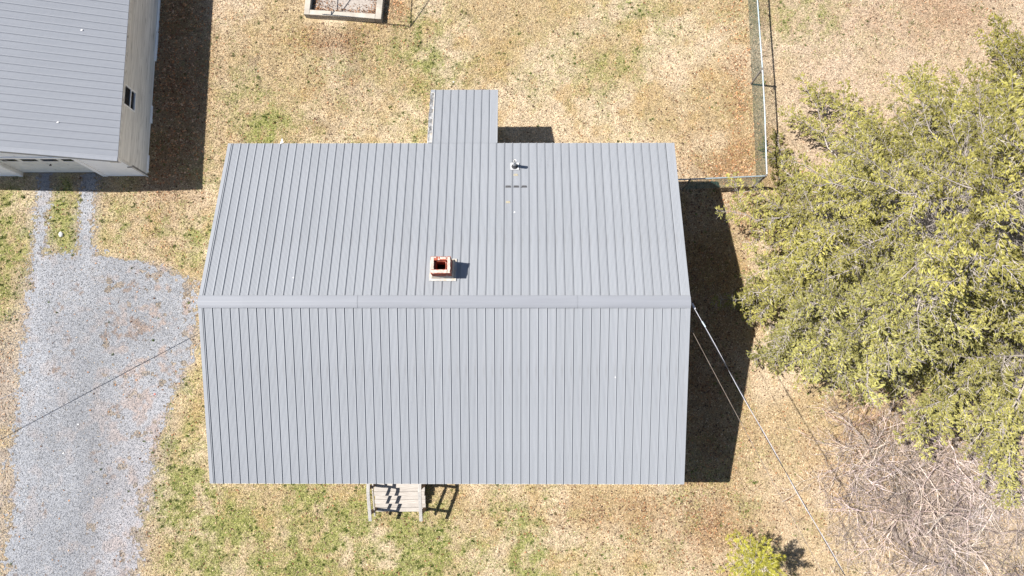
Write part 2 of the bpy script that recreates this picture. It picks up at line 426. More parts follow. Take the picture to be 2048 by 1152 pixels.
def lawn_color(x, y):
    n1 = fbm(x, y, .55, 4, 12)[:, None]; n2 = fbm(x, y, 1.7, 4, 13)[:, None]
    c = STRAW * (1 - sstep(.38, .64, n1)) + PALE * sstep(.38, .64, n1)
    w = sstep(.5, .75, n2) * .7
    c = c * (1 - w) + GOLD * w
    pk = (sstep(7.6, 9.5, x) * sstep(5, 8, y) + .4 * sstep(4, 8, x) * sstep(1, -4, y) + .35 * sstep(-11.3, -10, x) * sstep(-8, -9.5, x) * sstep(4, 9, y))[:, None] * .75
    pk = np.clip(pk, 0, 1)
    c = c * (1 - pk) + PINK * pk
    gy = (.7 * blob(x, y, -5.5, 11.3, .6, .8) + .45 * blob(x, y, -8.7, 10.7, .6, .8) + .4 * blob(x, y, -6.0, 9.0, .8, .8))[:, None] * sstep(.35, .6, n2)
    c = c * (1 - gy) + GREYB * gy
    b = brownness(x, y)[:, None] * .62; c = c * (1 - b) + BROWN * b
    shade_brown = (.55 * blob(x, y, -11.3, 10.2, 1.0, 4.2) ** .6 * (x < -10.1) + .45 * blob(x, y, 5.6, 2.0, 1.3, 5.2))[:, None]; shade_brown = np.clip(shade_brown, 0, .7)  # warm shadow brown painted into the lawn beside garage and house
    c = c * (1 - shade_brown) + np.array([.36, .225, .125]) * shade_brown
    g = greenness(x, y)[:, None]; c = c * (1 - g) + GREEN * g
    dd = drive_field(x, y)[:, None]; dw = np.clip(sstep(-.15, .25, dd), 0, 1) * .9
    c = c * (1 - dw) + (np.array([.34, .285, .235]) * (.8 + .4 * n2)) * dw
    # thin gravelly verge on both sides of the drive
    d = drive_field(x, y); v = np.clip(sstep(-.75, -.05, d), 0, 1)[:, None] * .55 * sstep(.35, .65, n2)
    v = np.maximum(v, (.8 * sstep(-15.5, -15.9, x) * sstep(3.6, .5, y))[:, None] * sstep(.25, .5, n2))
    c = c * (1 - v) + np.array([.42, .36, .315]) * v
    return c

# ------------------------------------------------------------------ ground
gx = np.arange(-21, 21.01, .1); gy = np.arange(-11, 19.01, .1)
X, Y = np.meshgrid(gx, gy); nx, ny = len(gx), len(gy)
xf, yf = X.ravel(), Y.ravel()
Z = (fbm(xf, yf, .35, 3, 20) - .5) * .0
V = np.stack([xf, yf, Z], 1)
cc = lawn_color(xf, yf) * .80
ii = (np.arange(ny - 1)[:, None] * nx + np.arange(nx - 1)[None]).ravel()
F = np.stack([ii, ii + 1, ii + nx + 1, ii + nx], 1)
# outer skirt to the horizon
c4 = [0, nx - 1, nx * ny - 1, nx * (ny - 1)]
O = np.array([(-600, -600, 0), (600, -600, 0), (600, 600, 0), (-600, 600, 0)], float)
b0 = len(V); V = np.vstack([V, O]); cc = np.vstack([cc, np.tile(STRAW * .8, (4, 1))])
F = np.vstack([F] + [np.array([[c4[(k+1) % 4], c4[k], b0 + k, b0 + (k+1) % 4]]) for k in range(4)])
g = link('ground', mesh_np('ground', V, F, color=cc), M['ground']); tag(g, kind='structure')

# ------------------------------------------------------------------ gravel driveway: cells inside the ragged outline
cs = .03
ax = np.arange(-17.2, -9.2, cs); ay = np.arange(-9.5, 7.37, cs)
X, Y = np.meshgrid(ax, ay); nx, ny = len(ax), len(ay)
G = gravel_mask(X.ravel(), Y.ravel()).reshape(ny, nx)
hole = fbm(X.ravel(), Y.ravel(), 3.2, 5, 31).reshape(ny, nx)
G = np.where((hole > .70) & (X > -13.2), -1, G)
inside = G > 0
Zg = .006 + .0 * X
keep = inside[:-1, :-1] & inside[1:, :-1] & inside[:-1, 1:] & inside[1:, 1:]
jj, kk = np.nonzero(keep)
idx = jj * nx + kk
F = np.stack([idx, idx + 1, idx + nx + 1, idx + nx], 1)
used = np.unique(F); remap = -np.ones(nx * ny, int); remap[used] = np.arange(len(used))
xv, yv = X.ravel()[used], Y.ravel()[used]
n1 = fbm(xv, yv, .8, 4, 40)[:, None]; n2 = fbm(xv, yv, 3.0, 4, 41)[:, None]
tr = 1 + (.13 * blob(xv, yv, -15.35, 1.5, .40, 7) + .12 * blob(xv, yv, -13.85, 4.5, .38, 3) - .16 * blob(xv, yv, -13.2, -2.4, .8, 3.2) * (.4 + 1.2 * fbm(xv, yv, 1.3, 4, 47))
     - .10 * blob(xv, yv, -12.3, 2.2, .8, 1.1) + .08 * blob(xv, yv, -12.0, -2.0, .6, 2.5))[:, None]
col = np.ones((len(xv), 3)) * np.array([.83, .845, .875]) * (.80 + .40 * n1) * (.9 + .2 * n2) * tr
bw = (sstep(.52, .70, n2) * (.25 + .6 * sstep(-13.6, -11.5, xv)[:, None]))
col = col * (1 - bw) + np.array([.95, .74, .62]) * bw
sp_ = (sstep(.64, .74, fbm(xv, yv, 1.9, 5, 44)) * sstep(.45, .6, fbm(xv, yv, 9, 3, 45)))[:, None]
col = col * (1 - sp_ * .8) + np.array([.62, .45, .34]) * sp_ * .8
pnk = (sstep(-13.8, -11.5, xv) * sstep(2, -4, yv))[:, None] * .5
col = col * (1 - pnk) + np.array([1.12, 1.02, 1.0]) * pnk
Vd = np.stack([xv, yv, Zg.ravel()[used]], 1)
d = link('gravel_driveway', mesh_np('gravel_driveway', Vd, remap[F], color=col), M['gravel']); tag(d, kind='structure')

def in_building(x, y, m=0.0):
    h = (x > -7.98 - m) & (x < 4.15 + m) & (y > -1.75 - m) & (y < 6.87 + m)
    g_ = (x > -18.7) & (x < -12.05 + m) & (y > 7.25 - m) & (y < 16)
    b_ = (x > -7.15) & (x < -4.5) & (y > 12.55)
    return h | g_ | b_

def in_view(n, x0=-18.6, x1=18.2, y0=-6.4, y1=14.6):
    x = RNG.uniform(x0, x1, n); y = RNG.uniform(y0, y1, n)
    k = ~in_building(x, y)
    return x[k], y[k]

# loose stones on the drive
x, y = RNG.uniform(-18.2, -9.8, 175000), RNG.uniform(-6.5, 7.36, 175000)
gm = gravel_mask(x, y)
k = (gm + RNG.normal(0, .20, len(x)) > 0.0) | ((x < -15.6) & (y < 3.2) & (RNG.random(len(x)) < .55 * sstep(.35, .6, fbm(x, y, 1.5, 4, 71)))); x, y = x[k], y[k]; n = len(x)
r = RNG.uniform(.005, .013, n) * np.where(RNG.random(n) < .03, 1.7, 1)
T = np.array([[1, 1, 1], [1, -1, -1], [-1, 1, -1], [-1, -1, 1]]) / 1.5
ang = RNG.uniform(0, 6.28, n)
V = T[None] * r[:, None, None] * RNG.uniform(.6, 1.3, (n, 4, 1))
Vx = V[:, :, 0] * np.cos(ang)[:, None] - V[:, :, 1] * np.sin(ang)[:, None]; Vy = V[:, :, 0] * np.sin(ang)[:, None] + V[:, :, 1] * np.cos(ang)[:, None]
V = np.stack([Vx + x[:, None], Vy + y[:, None], V[:, :, 2] * .7 + .008 + r[:, None] * .3], 2)
F = (np.arange(n) * 4)[:, None, None] + np.array([[0, 1, 2], [0, 3, 1], [0, 2, 3], [1, 3, 2]])[None]
ch = RNG.random((n, 1))
c = np.where(ch < .70, np.array([[.225, .232, .250]]), np.where(ch < .93, np.array([[.31, .312, .325]]), np.array([[.55, .51, .44]])))
o = link('gravel_stones', mesh_np('gravel_stones', V.reshape(-1, 3), F.reshape(-1, 3), color=np.repeat(c, 4, axis=0)), M['stone'])
tag(o, 'loose grey and cream gravel stones covering the driveway', 'gravel', kind='stuff')

# ------------------------------------------------------------------ dry grass
def blades(x, y, L, Wd, lift, col, rng, z0=0.004):
    n = len(x); a = rng.uniform(0, 6.283, n)
    dx, dy = np.cos(a), np.sin(a)
    V = np.zeros((n, 3, 3))
    V[:, 0] = np.stack([x - dy * Wd, y + dx * Wd, np.full(n, z0)], 1)
    V[:, 1] = np.stack([x + dy * Wd, y - dx * Wd, np.full(n, z0) + lift * .35], 1)
    V[:, 2] = np.stack([x + dx * L, y + dy * L, z0 + lift], 1)
    return V.reshape(-1, 3), np.arange(3 * n).reshape(-1, 3), np.repeat(col, 3, axis=0)

x, y = in_view(760000)
gm = gravel_mask(x, y); verge = (x < -15.6) & (y < 3.2)
pk = np.where(gm > -.02, 0.015, np.where(gm > -.35, .55, 1.0)) * np.where(verge, .5, 1) * np.where(x > 12.5, .8, 1)
k = RNG.random(len(x)) < pk; x, y = x[k], y[k]; n = len(x)
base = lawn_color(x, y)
gr = greenness(x, y)
isg = RNG.random(n) < gr * .6
ch = RNG.random((n, 1))
mic = fbm(x, y, 9.0, 3, 90); mic2 = vnoise(x * 24, y * 24)
c = base * (.62 + .50 * sstep(.25, .62, mic) + .30 * (mic2 - .35))[:, None]
c = np.where(ch > .82, c * .25 + PALE * .85, c)
c = np.where(ch < .16, c * .45 + BROWN * .22, c)
c = np.where(isg[:, None], np.array([[.22, .25, .07]]) * (.6 + RNG.random((n, 1))), c)
V, F, c = blades(x, y, RNG.uniform(.03, .085, n), RNG.uniform(.005, .011, n), RNG.uniform(.004, .02, n) + .05 * mic * RNG.random(n), c, RNG)
o = link('dry_grass', mesh_np('dry_grass', V, F, color=c), M['straw'])
tag(o, 'short matted straw coloured grass of the lawn', 'grass', kind='stuff')

# green tufts
x, y = in_view(60000)
gm = gravel_mask(x, y)
gr = greenness(x, y)
p = np.where(gm < -.03, .006 + .34 * gr ** 1.2, .004)
p = p * np.where(fbm(x, y, 5, 2, 77) > .5, 1.5, .35)
k = RNG.random(len(x)) < p; x, y = x[k], y[k]
m = 20; n = len(x); s = RNG.uniform(.4, .95, n)
xx = np.repeat(x, m) + RNG.normal(0, .022, n * m) * np.repeat(s, m); yy = np.repeat(y, m) + RNG.normal(0, .022, n * m) * np.repeat(s, m)
tone = np.repeat(RNG.uniform(.55, 1.3, (n, 1)), m, 0)
c = np.array([[.105, .165, .030]]) * tone + RNG.uniform(0, .03, (n * m, 1)) * np.array([[1, 1, .2]])
V, F, c = blades(xx, yy, np.repeat(s, m) * RNG.uniform(.03, .07, n * m), np.full(n * m, .006), np.repeat(s, m) * RNG.uniform(.02, .08, n * m), c, RNG)
o = link('green_grass_tufts', mesh_np('green_grass_tufts', V, F, color=c), M['straw'])
tag(o, 'fresh green grass tufts sprouting through the dry lawn', 'grass', kind='stuff')

# leaf litter
x, y = in_view(420000, y1=14.2)
br = brownness(x, y)
gm = gravel_mask(x, y)
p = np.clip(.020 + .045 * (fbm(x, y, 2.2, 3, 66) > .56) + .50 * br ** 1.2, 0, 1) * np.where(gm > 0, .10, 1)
vg_ = (x < -15.6) & (y < 3)
p = np.where(gm > 0, p + .035 * sstep(-13.5, -11.5, x) * (fbm(x, y, 1.6, 4, 55) > .56), p)
k = RNG.random(len(x)) < p; x, y = x[k], y[k]; n = len(x)
a = RNG.uniform(0, 6.28, n); gz = ((x > -12.1) & (x < -10.3) & (y > 7)); L = RNG.uniform(.014, .040, n) * np.where(gz, 1.3, 1); w = L * RNG.uniform(.35, .8, n)
dx, dy = np.cos(a), np.sin(a)
zc = RNG.uniform(.008, .035, n); t1 = RNG.uniform(-.012, .02, n); t2 = RNG.uniform(-.01, .02, n)
V = np.zeros((n, 4, 3))
V[:, 0] = np.stack([x - dx * L, y - dy * L, zc + t1], 1); V[:, 1] = np.stack([x + dy * w, y - dx * w, zc], 1)
V[:, 2] = np.stack([x + dx * L, y + dy * L, zc + t2], 1); V[:, 3] = np.stack([x - dy * w, y + dx * w, zc], 1)
V[:, :, 2] = np.maximum(V[:, :, 2], .005)
base = (np.arange(n) * 4)[:, None, None]; F = (base + np.array([[0, 1, 3], [1, 2, 3]])[None]).reshape(-1, 3)
pal = np.array([[.28, .14, .07], [.36, .20, .105], [.13, .065, .04], [.11, .07, .05], [.36, .25, .165]])
c = pal[RNG.integers(0, 5, n)]
gz = ((x > -12.1) & (x < -10.3) & (y > 7)) | ((x > 6.2) & (x < 7.9) & (y > 6.9)) | ((x > -4.5) & (x < -3.6) & (y > 12.6)); c = np.where(gz[:, None], c * 1.5 + np.array([[.05, .015, 0]]), c)
pinkz = ((x > 7.8) & (y > 5)) | (x < -15.6); c = np.where(pinkz[:, None] & (RNG.random((n, 1)) < .8), c * .5 + np.array([[.28, .20, .14]]), c)
o = link('leaf_litter', mesh_np('leaf_litter', V.reshape(-1, 3), F, color=np.repeat(c, 4, 0)), M['leaf'])
tag(o, 'rusty brown dead leaves drifted along the fence and walls', 'leaves', kind='stuff')

# ------------------------------------------------------------------ metal roof panels
def panel_mesh(name, S, width=.2286, rib=True, left_flat=0.0, rib_h=.026, x_end=None):
    w = x_end if x_end is not None else width
    pr = []
    if rib: pr += [(-.019, 0), (-.009, rib_h), (.005, rib_h), (.009, 0), (.0095, -.012), (.0150, -.012), (.0155, 0)]
    else: pr += [(0, 0)]
    for sx_ in (.055, .088, .121, .154, .187):
        if sx_ + .01 < w - .025: pr += [(sx_ - .007, 0), (sx_, .006), (sx_ + .007, 0)]
    pr += [(w - .0195, 0)]
    n = len(pr); V = []; 
    for yv in (0, S):
        for (a, b) in pr: V.append((a, yv, b))
    for yv in (0, S):
        for (a, b) in pr: V.append((a, yv, -.018))
    F = []
    for i in range(n - 1):
        F.append((i, i + 1, n + i + 1, n + i))            # top
        F.append((2*n + i + 1, 2*n + i, 3*n + i, 3*n + i + 1))  # bottom
        F.append((2*n + i, 2*n + i + 1, i + 1, i))        # eave face
    F.append((2*n, 0, n, 3*n)); F.append((n - 1, 3*n - 1, 4*n - 1, 2*n - 1))
    me = bpy.data.meshes.new(name); me.from_pydata(V, [], F); me.update(); return me

def slab(name, pts, th, mat, parent):
    """sloping slab from 4 top corners (counter-clockwise from above)"""
    v = [Vector(p) for p in pts]; b = [p - Vector((0, 0, th)) for p in v]
    return MB().add(v + b, [(0,1,2,3),(7,6,5,4),(0,4,5,1),(1,5,6,2),(2,6,7,3),(3,7,4,0)]).build(name, mat, parent)

house = empty('house', (0, 0, 0), 'white sided single storey house under a long grey ribbed metal gable roof', 'house')
# walls and foundation (under the eaves)
def lap_wall(name, x0, x1, y0, y1, z0, z1, mat, parent, nrm, gable=None, step=.11):
    """one wall of lap boards, facing nrm in 'n','s','e','w'"""
    m = MB(); z = z0
    while z < z1 - 1e-3:
        zt = min(z + step, z1)
        a0, a1 = 0, 0
        if gable:
            # clip to the gable: half width at height
            yc, zr, sl = gable[:3]
            if z > gable[3]:
                hw = (zr - z) / sl - .05
                if hw < .1: break
                y0c, y1c = max(y0, yc - hw), min(y1, yc + hw)
            else: y0c, y1c = y0, y1
        else: y0c, y1c = y0, y1
        t0, t1 = .012, .002
        if nrm in 'ew':
            s = 1 if nrm == 'e' else -1
            xx = x1 if nrm == 'e' else x0
            m.add([(xx, y0c, z), (xx + s*t0, y0c, z), (xx + s*t1, y0c, zt), (xx, y0c, zt), (xx, y1c, z), (xx + s*t0, y1c, z), (xx + s*t1, y1c, zt), (xx, y1c, zt)],
                  [(0,1,2,3),(7,6,5,4),(0,4,5,1),(1,5,6,2),(2,6,7,3),(3,7,4,0)])
        else:
            s = 1 if nrm == 'n' else -1
            yy = y1 if nrm == 'n' else y0
            m.add([(x0, yy, z), (x0, yy + s*t0, z), (x0, yy + s*t1, zt), (x0, yy, zt), (x1, yy, z), (x1, yy + s*t0, z), (x1, yy + s*t1, zt), (x1, yy, zt)],
                  [(0,3,2,1),(4,5,6,7),(0,1,5,4),(1,2,6,5),(2,3,7,6),(3,0,4,7)])
        z = zt
    return m.build(name, mat, parent)

wx0, wx1, wy0, wy1 = -7.98, 4.15, -1.75, 6.87
foundation = MB().box(wx0 + .03, wx1 - .03, wy0 + .03, wy1 - .03, -.02, .55).build('foundation', M['concrete'], house)
core = MB()
zc0, zc1 = .55, 2.98
rz = lambda yy: ZE + RISE - SL * abs(yy - YR)
core.add([(wx0, wy0, zc0), (wx1, wy0, zc0), (wx1, wy1, zc0), (wx0, wy1, zc0), (wx0, wy0, zc1), (wx1, wy0, zc1), (wx1, wy1, zc1), (wx0, wy1, zc1),
          (wx0, YR, rz(YR) - .2), (wx1, YR, rz(YR) - .2)],
         [(0,3,2,1),(0,1,5,4),(2,3,7,6),(1,2,6,9,5),(3,0,4,8,7),(4,5,9,8),(6,7,8,9)])
wall_o = core.build('wall', M['white_siding'], house)
gb = (YR, rz(YR) - .2, SL, 2.9)
lap_wall('wall_siding', wx0, wx1, wy0, wy1, .55, 4.5, M['white_siding'], wall_o, 'e', gb)
lap_wall('wall_siding', wx0, wx1, wy0, wy1, .55, 4.5, M['white_siding'], wall_o, 'w', gb)
lap_wall('wall_siding', wx0, wx1, wy0, wy1, .55, 2.95, M['white_siding'], wall_o, 's')
lap_wall('wall_siding', wx0, wx1, wy0, wy1, .55, 2.95, M['white_siding'], wall_o, 'n')
dr = MB().box(-3.98, -3.10, wy0 - .03, wy0 - .013, .60, 2.62).build('front_door', M['brownroof'], house)
MB().box(-4.06, -3.985, wy0 - .04, wy0 - .013, .58, 2.70).box(-3.095, -3.02, wy0 - .04, wy0 - .013, .58, 2.70).box(-3.98, -3.10, wy0 - .04, wy0 - .013, 2.63, 2.70).build('door_frame', M['trim'], dr)
MB().tube([(-3.2, wy0 - .09, 1.58), (-3.2, wy0 - .03, 1.58)], .028, 8).build('door_knob', M['galv'], dr)

roof = slab('metal_roof', [(XL + .02, YF + .03, ZE - .05), (XRR - .02, YF + .03, ZE - .05), (XRR - .02, YR, ZE + RISE - .04), (XL + .02, YR, ZE + RISE - .04)], .07, M['soffit'], house)
slab('roof_deck', [(XL + .02, YR, ZE + RISE - .04), (XRR - .02, YR, ZE + RISE - .04), (XRR - .02, YB - .03, ZE - .05), (XL + .02, YB - .03, ZE - .05)], .07, M['soffit'], house)
S = HW / math.cos(ANG)
pm = panel_mesh('roof_panel', S - .02); pmL = panel_mesh('roof_panel_edge', S - .02, rib=False, x_end=.12)
NR = 55
lastx = XL + .12 + (NR - 1) * .2286
wl = XRR - lastx
pmR = panel_mesh('roof_panel_end', S - .02, x_end=wl - .01 + .02)
for me in (pm, pmL, pmR): me.materials.append(M['roof'])
def place(me, x, side, parent, name='roof_panel', jit=0.0):
    o = link(name, me, None, parent)
    if side == 'f': o.location = (x, YF, ZE); o.rotation_euler = (ANG, 0, 0)
    else: o.location = (x, YB, ZE); o.rotation_euler = (ANG, 0, math.pi)
    if jit: o.location.z += random.uniform(0, jit)
    return o
for i in range(NR - 1):
    place(pm, XL + .12 + i * .2286, 'f', roof, jit=.0025)
place(pmL, XL, 'f', roof); place(pmR, lastx, 'f', roof)
# back slope: the panels are turned round, so each hangs to the left of its rib
for i in range(1, NR):
    place(pm, XL + .12 + i * .2286, 'b', roof, jit=.0025)
pmL2 = panel_mesh('roof_panel_corner', S - .02, x_end=.12 + .018); pmL2.materials.append(M['roof'])
place(pmL2, XL + .12, 'b', roof)
pmR2 = panel_mesh('roof_panel_last', S - .02, rib=False, x_end=wl - .012); pmR2.materials.append(M['roof'])
place(pmR2, XRR, 'b', roof)

# ridge cap in lengths, rake trims, eave drip edges
segs = [XL - .012, -7.12, -4.21, -1.28, 1.48, XRR + .012]
for i in range(5):
    a, b = segs[i], segs[i + 1]
    if i < 4: b += .06
    lift = .036 + (.009 if i % 2 else 0)
    zr = ZE + RISE + lift
    prof = [(-.165, -.165*SL - .006), (-.16, -.16*SL), (-.118, -.118*SL), (-.116, -.116*SL + .014), (-.012, -.012*SL + .006), (.0, .004), (.012, -.012*SL + .006), (.116, -.116*SL + .014), (.118, -.118*SL), (.16, -.16*SL), (.165, -.165*SL - .006)]
    m = MB(); n = len(prof)
    vs = [(xx, YR + p[0], zr + p[1]) for xx in (a, b) for p in prof] + [(xx, YR + p[0], zr + p[1] - .004) for xx in (a, b) for p in prof]
    fs = []
    for k in range(n - 1):
        fs += [(k + 1, k, n + k, n + k + 1), (2*n + k, 2*n + k + 1, 3*n + k + 1, 3*n + k), (k, k + 1, 2*n + k + 1, 2*n + k), (n + k + 1, n + k, 3*n + k, 3*n + k + 1)]
    fs += [(0, 2*n, 3*n, n), (n - 1, 2*n - 1, 4*n - 1, 3*n - 1)]
    m.add(vs, fs).build('ridge_cap', M['cap'], roof)
for xx, s in ((XL, -1), (XRR, 1)):
    for ye in (YF, YB):
        dy = 1 if ye == YF else -1
        m = MB(); z0, z1 = ZE, ZE + RISE
        for (o0, o1, za, zb) in ((-.004, .085, .010, .016), (-.010, -.0045, -.16, .016)):
            xa, xb = (xx - s*o1, xx - s*o0) if s > 0 else (xx + o0, xx + o1)
            if s > 0: xa, xb = xx - o1, xx - o0
            yr_ = YR - dy * .16; zr_ = z1 - .16 * SL
            vs = [(xa, ye, z0 + za), (xb, ye, z0 + za), (xb, ye, z0 + zb), (xa, ye, z0 + zb), (xa, yr_, zr_ + za), (xb, yr_, zr_ + za), (xb, yr_, zr_ + zb), (xa, yr_, zr_ + zb)]
            m.add(vs, [(0,1,2,3),(7,6,5,4),(0,4,5,1),(1,5,6,2),(2,6,7,3),(3,7,4,0)])
        m.build('rake_trim', M['roof'], roof)
MB().box(XL + .01, XRR - .01, YF - .006, YF + .02, ZE - .16, ZE - .012).build('eave_fascia', M['trim'], roof)
MB().box(XL + .01, -2.62, YB - .02, YB + .006, ZE - .16, ZE - .012).box(-.55, XRR - .01, YB - .02, YB + .006, ZE - .16, ZE - .012).build('eave_fascia', M['trim'], roof)
slab('soffit', [(XL + .02, YF + .02, ZE - .135), (XRR - .02, YF + .02, ZE - .135), (XRR - .02, wy0, ZE - .135), (XL + .02, wy0, ZE - .135)], .02, M['soffit'], roof)

# lower extension roof at the back with old shingles showing along its west edge
EY, EZ = 9.13, 2.595
esl = (ZE - EZ) / (EY - YB); eang = math.atan(esl); eS = (EY - YB) / math.cos(eang)
ext = slab('extension_roof', [(-2.60, YB, ZE - .045), (-.58, YB, ZE - .045), (-.60, EY - .02, EZ - .045), (-2.58, EY - .02, EZ - .045)], .07, M['soffit'], house)
em = panel_mesh('extension_panel', eS - .004); em.materials.append(M['roof'])
ribs = [XL + .12 + i * .2286 for i in range(NR)]
er = [r_ for r_ in ribs if -2.50 < r_ < -.62]
for r_ in er[1:]:
    o = link('roof_panel', em, None, ext); o.location = (r_, EY, EZ); o.rotation_euler = (eang, 0, math.pi)
w0 = er[0] - (-2.455)
e0 = panel_mesh('extension_panel_edge', eS - .004, x_end=w0 + .018); e0.materials.append(M['roof'])
o = link('roof_panel', e0, None, ext); o.location = (er[0], EY, EZ); o.rotation_euler = (eang, 0, math.pi)
w1 = -.585 - er[-1]
e1 = panel_mesh('extension_panel_last', eS - .004, rib=False, x_end=w1 - .002); e1.materials.append(M['roof'])
o = link('roof_panel', e1, None, ext); o.location = (-.585, EY, EZ); o.rotation_euler = (eang, 0, math.pi)
ez = lambda yy: EZ + (EY - yy) * esl
# white edge strip beside the shingles and the metal drip corner at the outer end
def strip(x0, x1, y0, y1, zo, th, mat, name, par):
    return MB().add([(x0, y0, ez(y0) + zo), (x1, y0, ez(y0) + zo), (x1, y1, ez(y1) + zo), (x0, y1, ez(y1) + zo),
                     (x0, y0, ez(y0) + zo - th), (x1, y0, ez(y0) + zo - th), (x1, y1, ez(y1) + zo - th), (x0, y1, ez(y1) + zo - th)],
                    [(0,1,2,3),(7,6,5,4),(0,4,5,1),(1,5,6,2),(2,6,7,3),(3,7,4,0)]).build(name, mat, par)
strip(-2.478, -2.452, YB + .01, EY - .10, .016, .02, M['flash'], 'edge_strip', ext)
strip(-2.575, -2.456, EY - .085, EY, .004, .012, M['roof'], 'drip_corner', ext)
strip(-2.545, -2.48, EY - .115, EY - .087, .012, .02, M['flash'], 'drip_corner', ext)
strip(-2.535, -2.482, YB + .02, YB + .33, .004, .01, M['flash'], 'flashing_patch', ext)
yy = YB + .02; k = 0
while yy < EY - .12:
    d_ = random.uniform(.11, .145); y1 = min(yy + d_ * 1.06, EY - .1)
    x0 = -2.585 + random.uniform(-.012, .008)
    m = MB(); zo = -.012 + random.uniform(-.004, .004)
    m.add([(x0, yy, ez(yy) + zo - .008), (-2.479, yy, ez(yy) + zo - .008), (-2.479, y1, ez(y1) + zo + .006), (x0, y1, ez(y1) + zo + .006),
           (x0, yy, ez(yy) + zo - .016), (-2.479, yy, ez(yy) + zo - .016), (-2.479, y1, ez(y1) + zo - .004), (x0, y1, ez(y1) + zo - .004)],
          [(0,1,2,3),(7,6,5,4),(0,4,5,1),(1,5,6,2),(2,6,7,3),(3,7,4,0)])
    m.build('shingle', M['shingle'], ext); yy += d_
strip(-.603, -.583, YB + .01, EY, .018, .11, M['roof'], 'rake_trim', ext)
# posts and walls of the extension below
MB().box(-2.35, -.75, 6.9, 8.85, .0, 2.35).build('extension_wall', M['white_siding'], house)

# flap of bent trim on the back eave
MB().add([(-6.80, YB - .03, ZE + .035), (-6.70, YB + .02, ZE + .03), (-6.74, YB + .15, ZE + .05), (-6.80, YB - .03, ZE + .03), (-6.70, YB + .02, ZE + .025), (-6.74, YB + .15, ZE + .045)],
         [(0, 1, 2), (5, 4, 3), (0, 3, 4, 1), (1, 4, 5, 2), (2, 5, 3, 0)]).build('bent_trim', M['trim'], roof)

# small closures and patches below the vent pipe
def wedge(x, y, mat, w=.17, name='snow_guard'):
    z = rz(y)
    m = MB()
    m.add([(x - w/2, y - .025, z + .014), (x + w/2, y - .025, z + .014), (x + w/2*.8, y + .035, rz(y + .035) + .026), (x - w/2*.8, y + .035, rz(y + .035) + .026),
           (x - w/2, y - .02, z - .02), (x + w/2, y - .02, z - .02), (x + w/2*.8, y + .03, rz(y + .03) - .02), (x - w/2*.8, y + .03, rz(y + .03) - .02)],
          [(0,1,2,3),(7,6,5,4),(0,4,5,1),(1,5,6,2),(2,6,7,3),(3,7,4,0)])
    return m.build(name, mat, roof)
for xx in (-.27, -.045, .175): wedge(xx, 5.90, M['dark_foam'], .16)
wedge(-.06, 6.27, M['tan_foam'], .13); wedge(-.27, 5.42, M['tan_foam'], .13)
for (xx, yy_) in ((2.55, .62), (-5.9, 3.2), (-.1, 5.1)):
    z = rz(yy_) + .004
    MB().prism([(xx, yy_), (xx + .035, yy_ + .012), (xx + .02, yy_ + .035), (xx - .012, yy_ + .02)], z - .01, z + .006).build('paint_fleck', M['white'], roof)

# vent pipe
vp = MB().tube([(-.085, 6.555, rz(6.55) - .05), (-.085, 6.555, 3.90)], .048, 18, caps=False).build('vent_pipe', M['pvc'], house, smooth=True)
MB().tube([(-.085, 6.555, 3.60), (-.085, 6.555, 3.89)], .047, 16).build('pipe_cap', M['pvc'], vp)
MB().tube([(-.085, 6.545, 3.86), (-.085, 6.545, 3.897)], .022, 12).build('pipe_dark_plug', M['soot_and_hollow_dark'], vp)  # solid dark plug, its colour stands in for shade inside the pipe
m = MB(); nn = 20
for k in range(nn):
    pass
m.tube([(-.085, 6.53, rz(6.53) + .012), (-.085, 6.535, rz(6.53) + .035), (-.085, 6.545, rz(6.53) + .055), (-.085, 6.553, rz(6.53) + .14)], [.100, .094, .075, .053], 20, caps=False).build('pipe_boot', M['rubber'], vp, smooth=True)
zb = lambda yy: rz(yy)
MB().add([(-.205, 6.43, zb(6.43) + .036), (.035, 6.43, zb(6.43) + .036), (.035, 6.655, zb(6.655) + .036), (-.205, 6.655, zb(6.655) + .036),
          (-.205, 6.43, zb(6.43) - .01), (.035, 6.43, zb(6.43) - .01), (.035, 6.655, zb(6.655) - .01), (-.205, 6.655, zb(6.655) - .01)],
         [(0,1,2,3),(7,6,5,4),(0,4,5,1),(1,5,6,2),(2,6,7,3),(3,7,4,0)]).build('pipe_flashing', M['pvc'], vp)

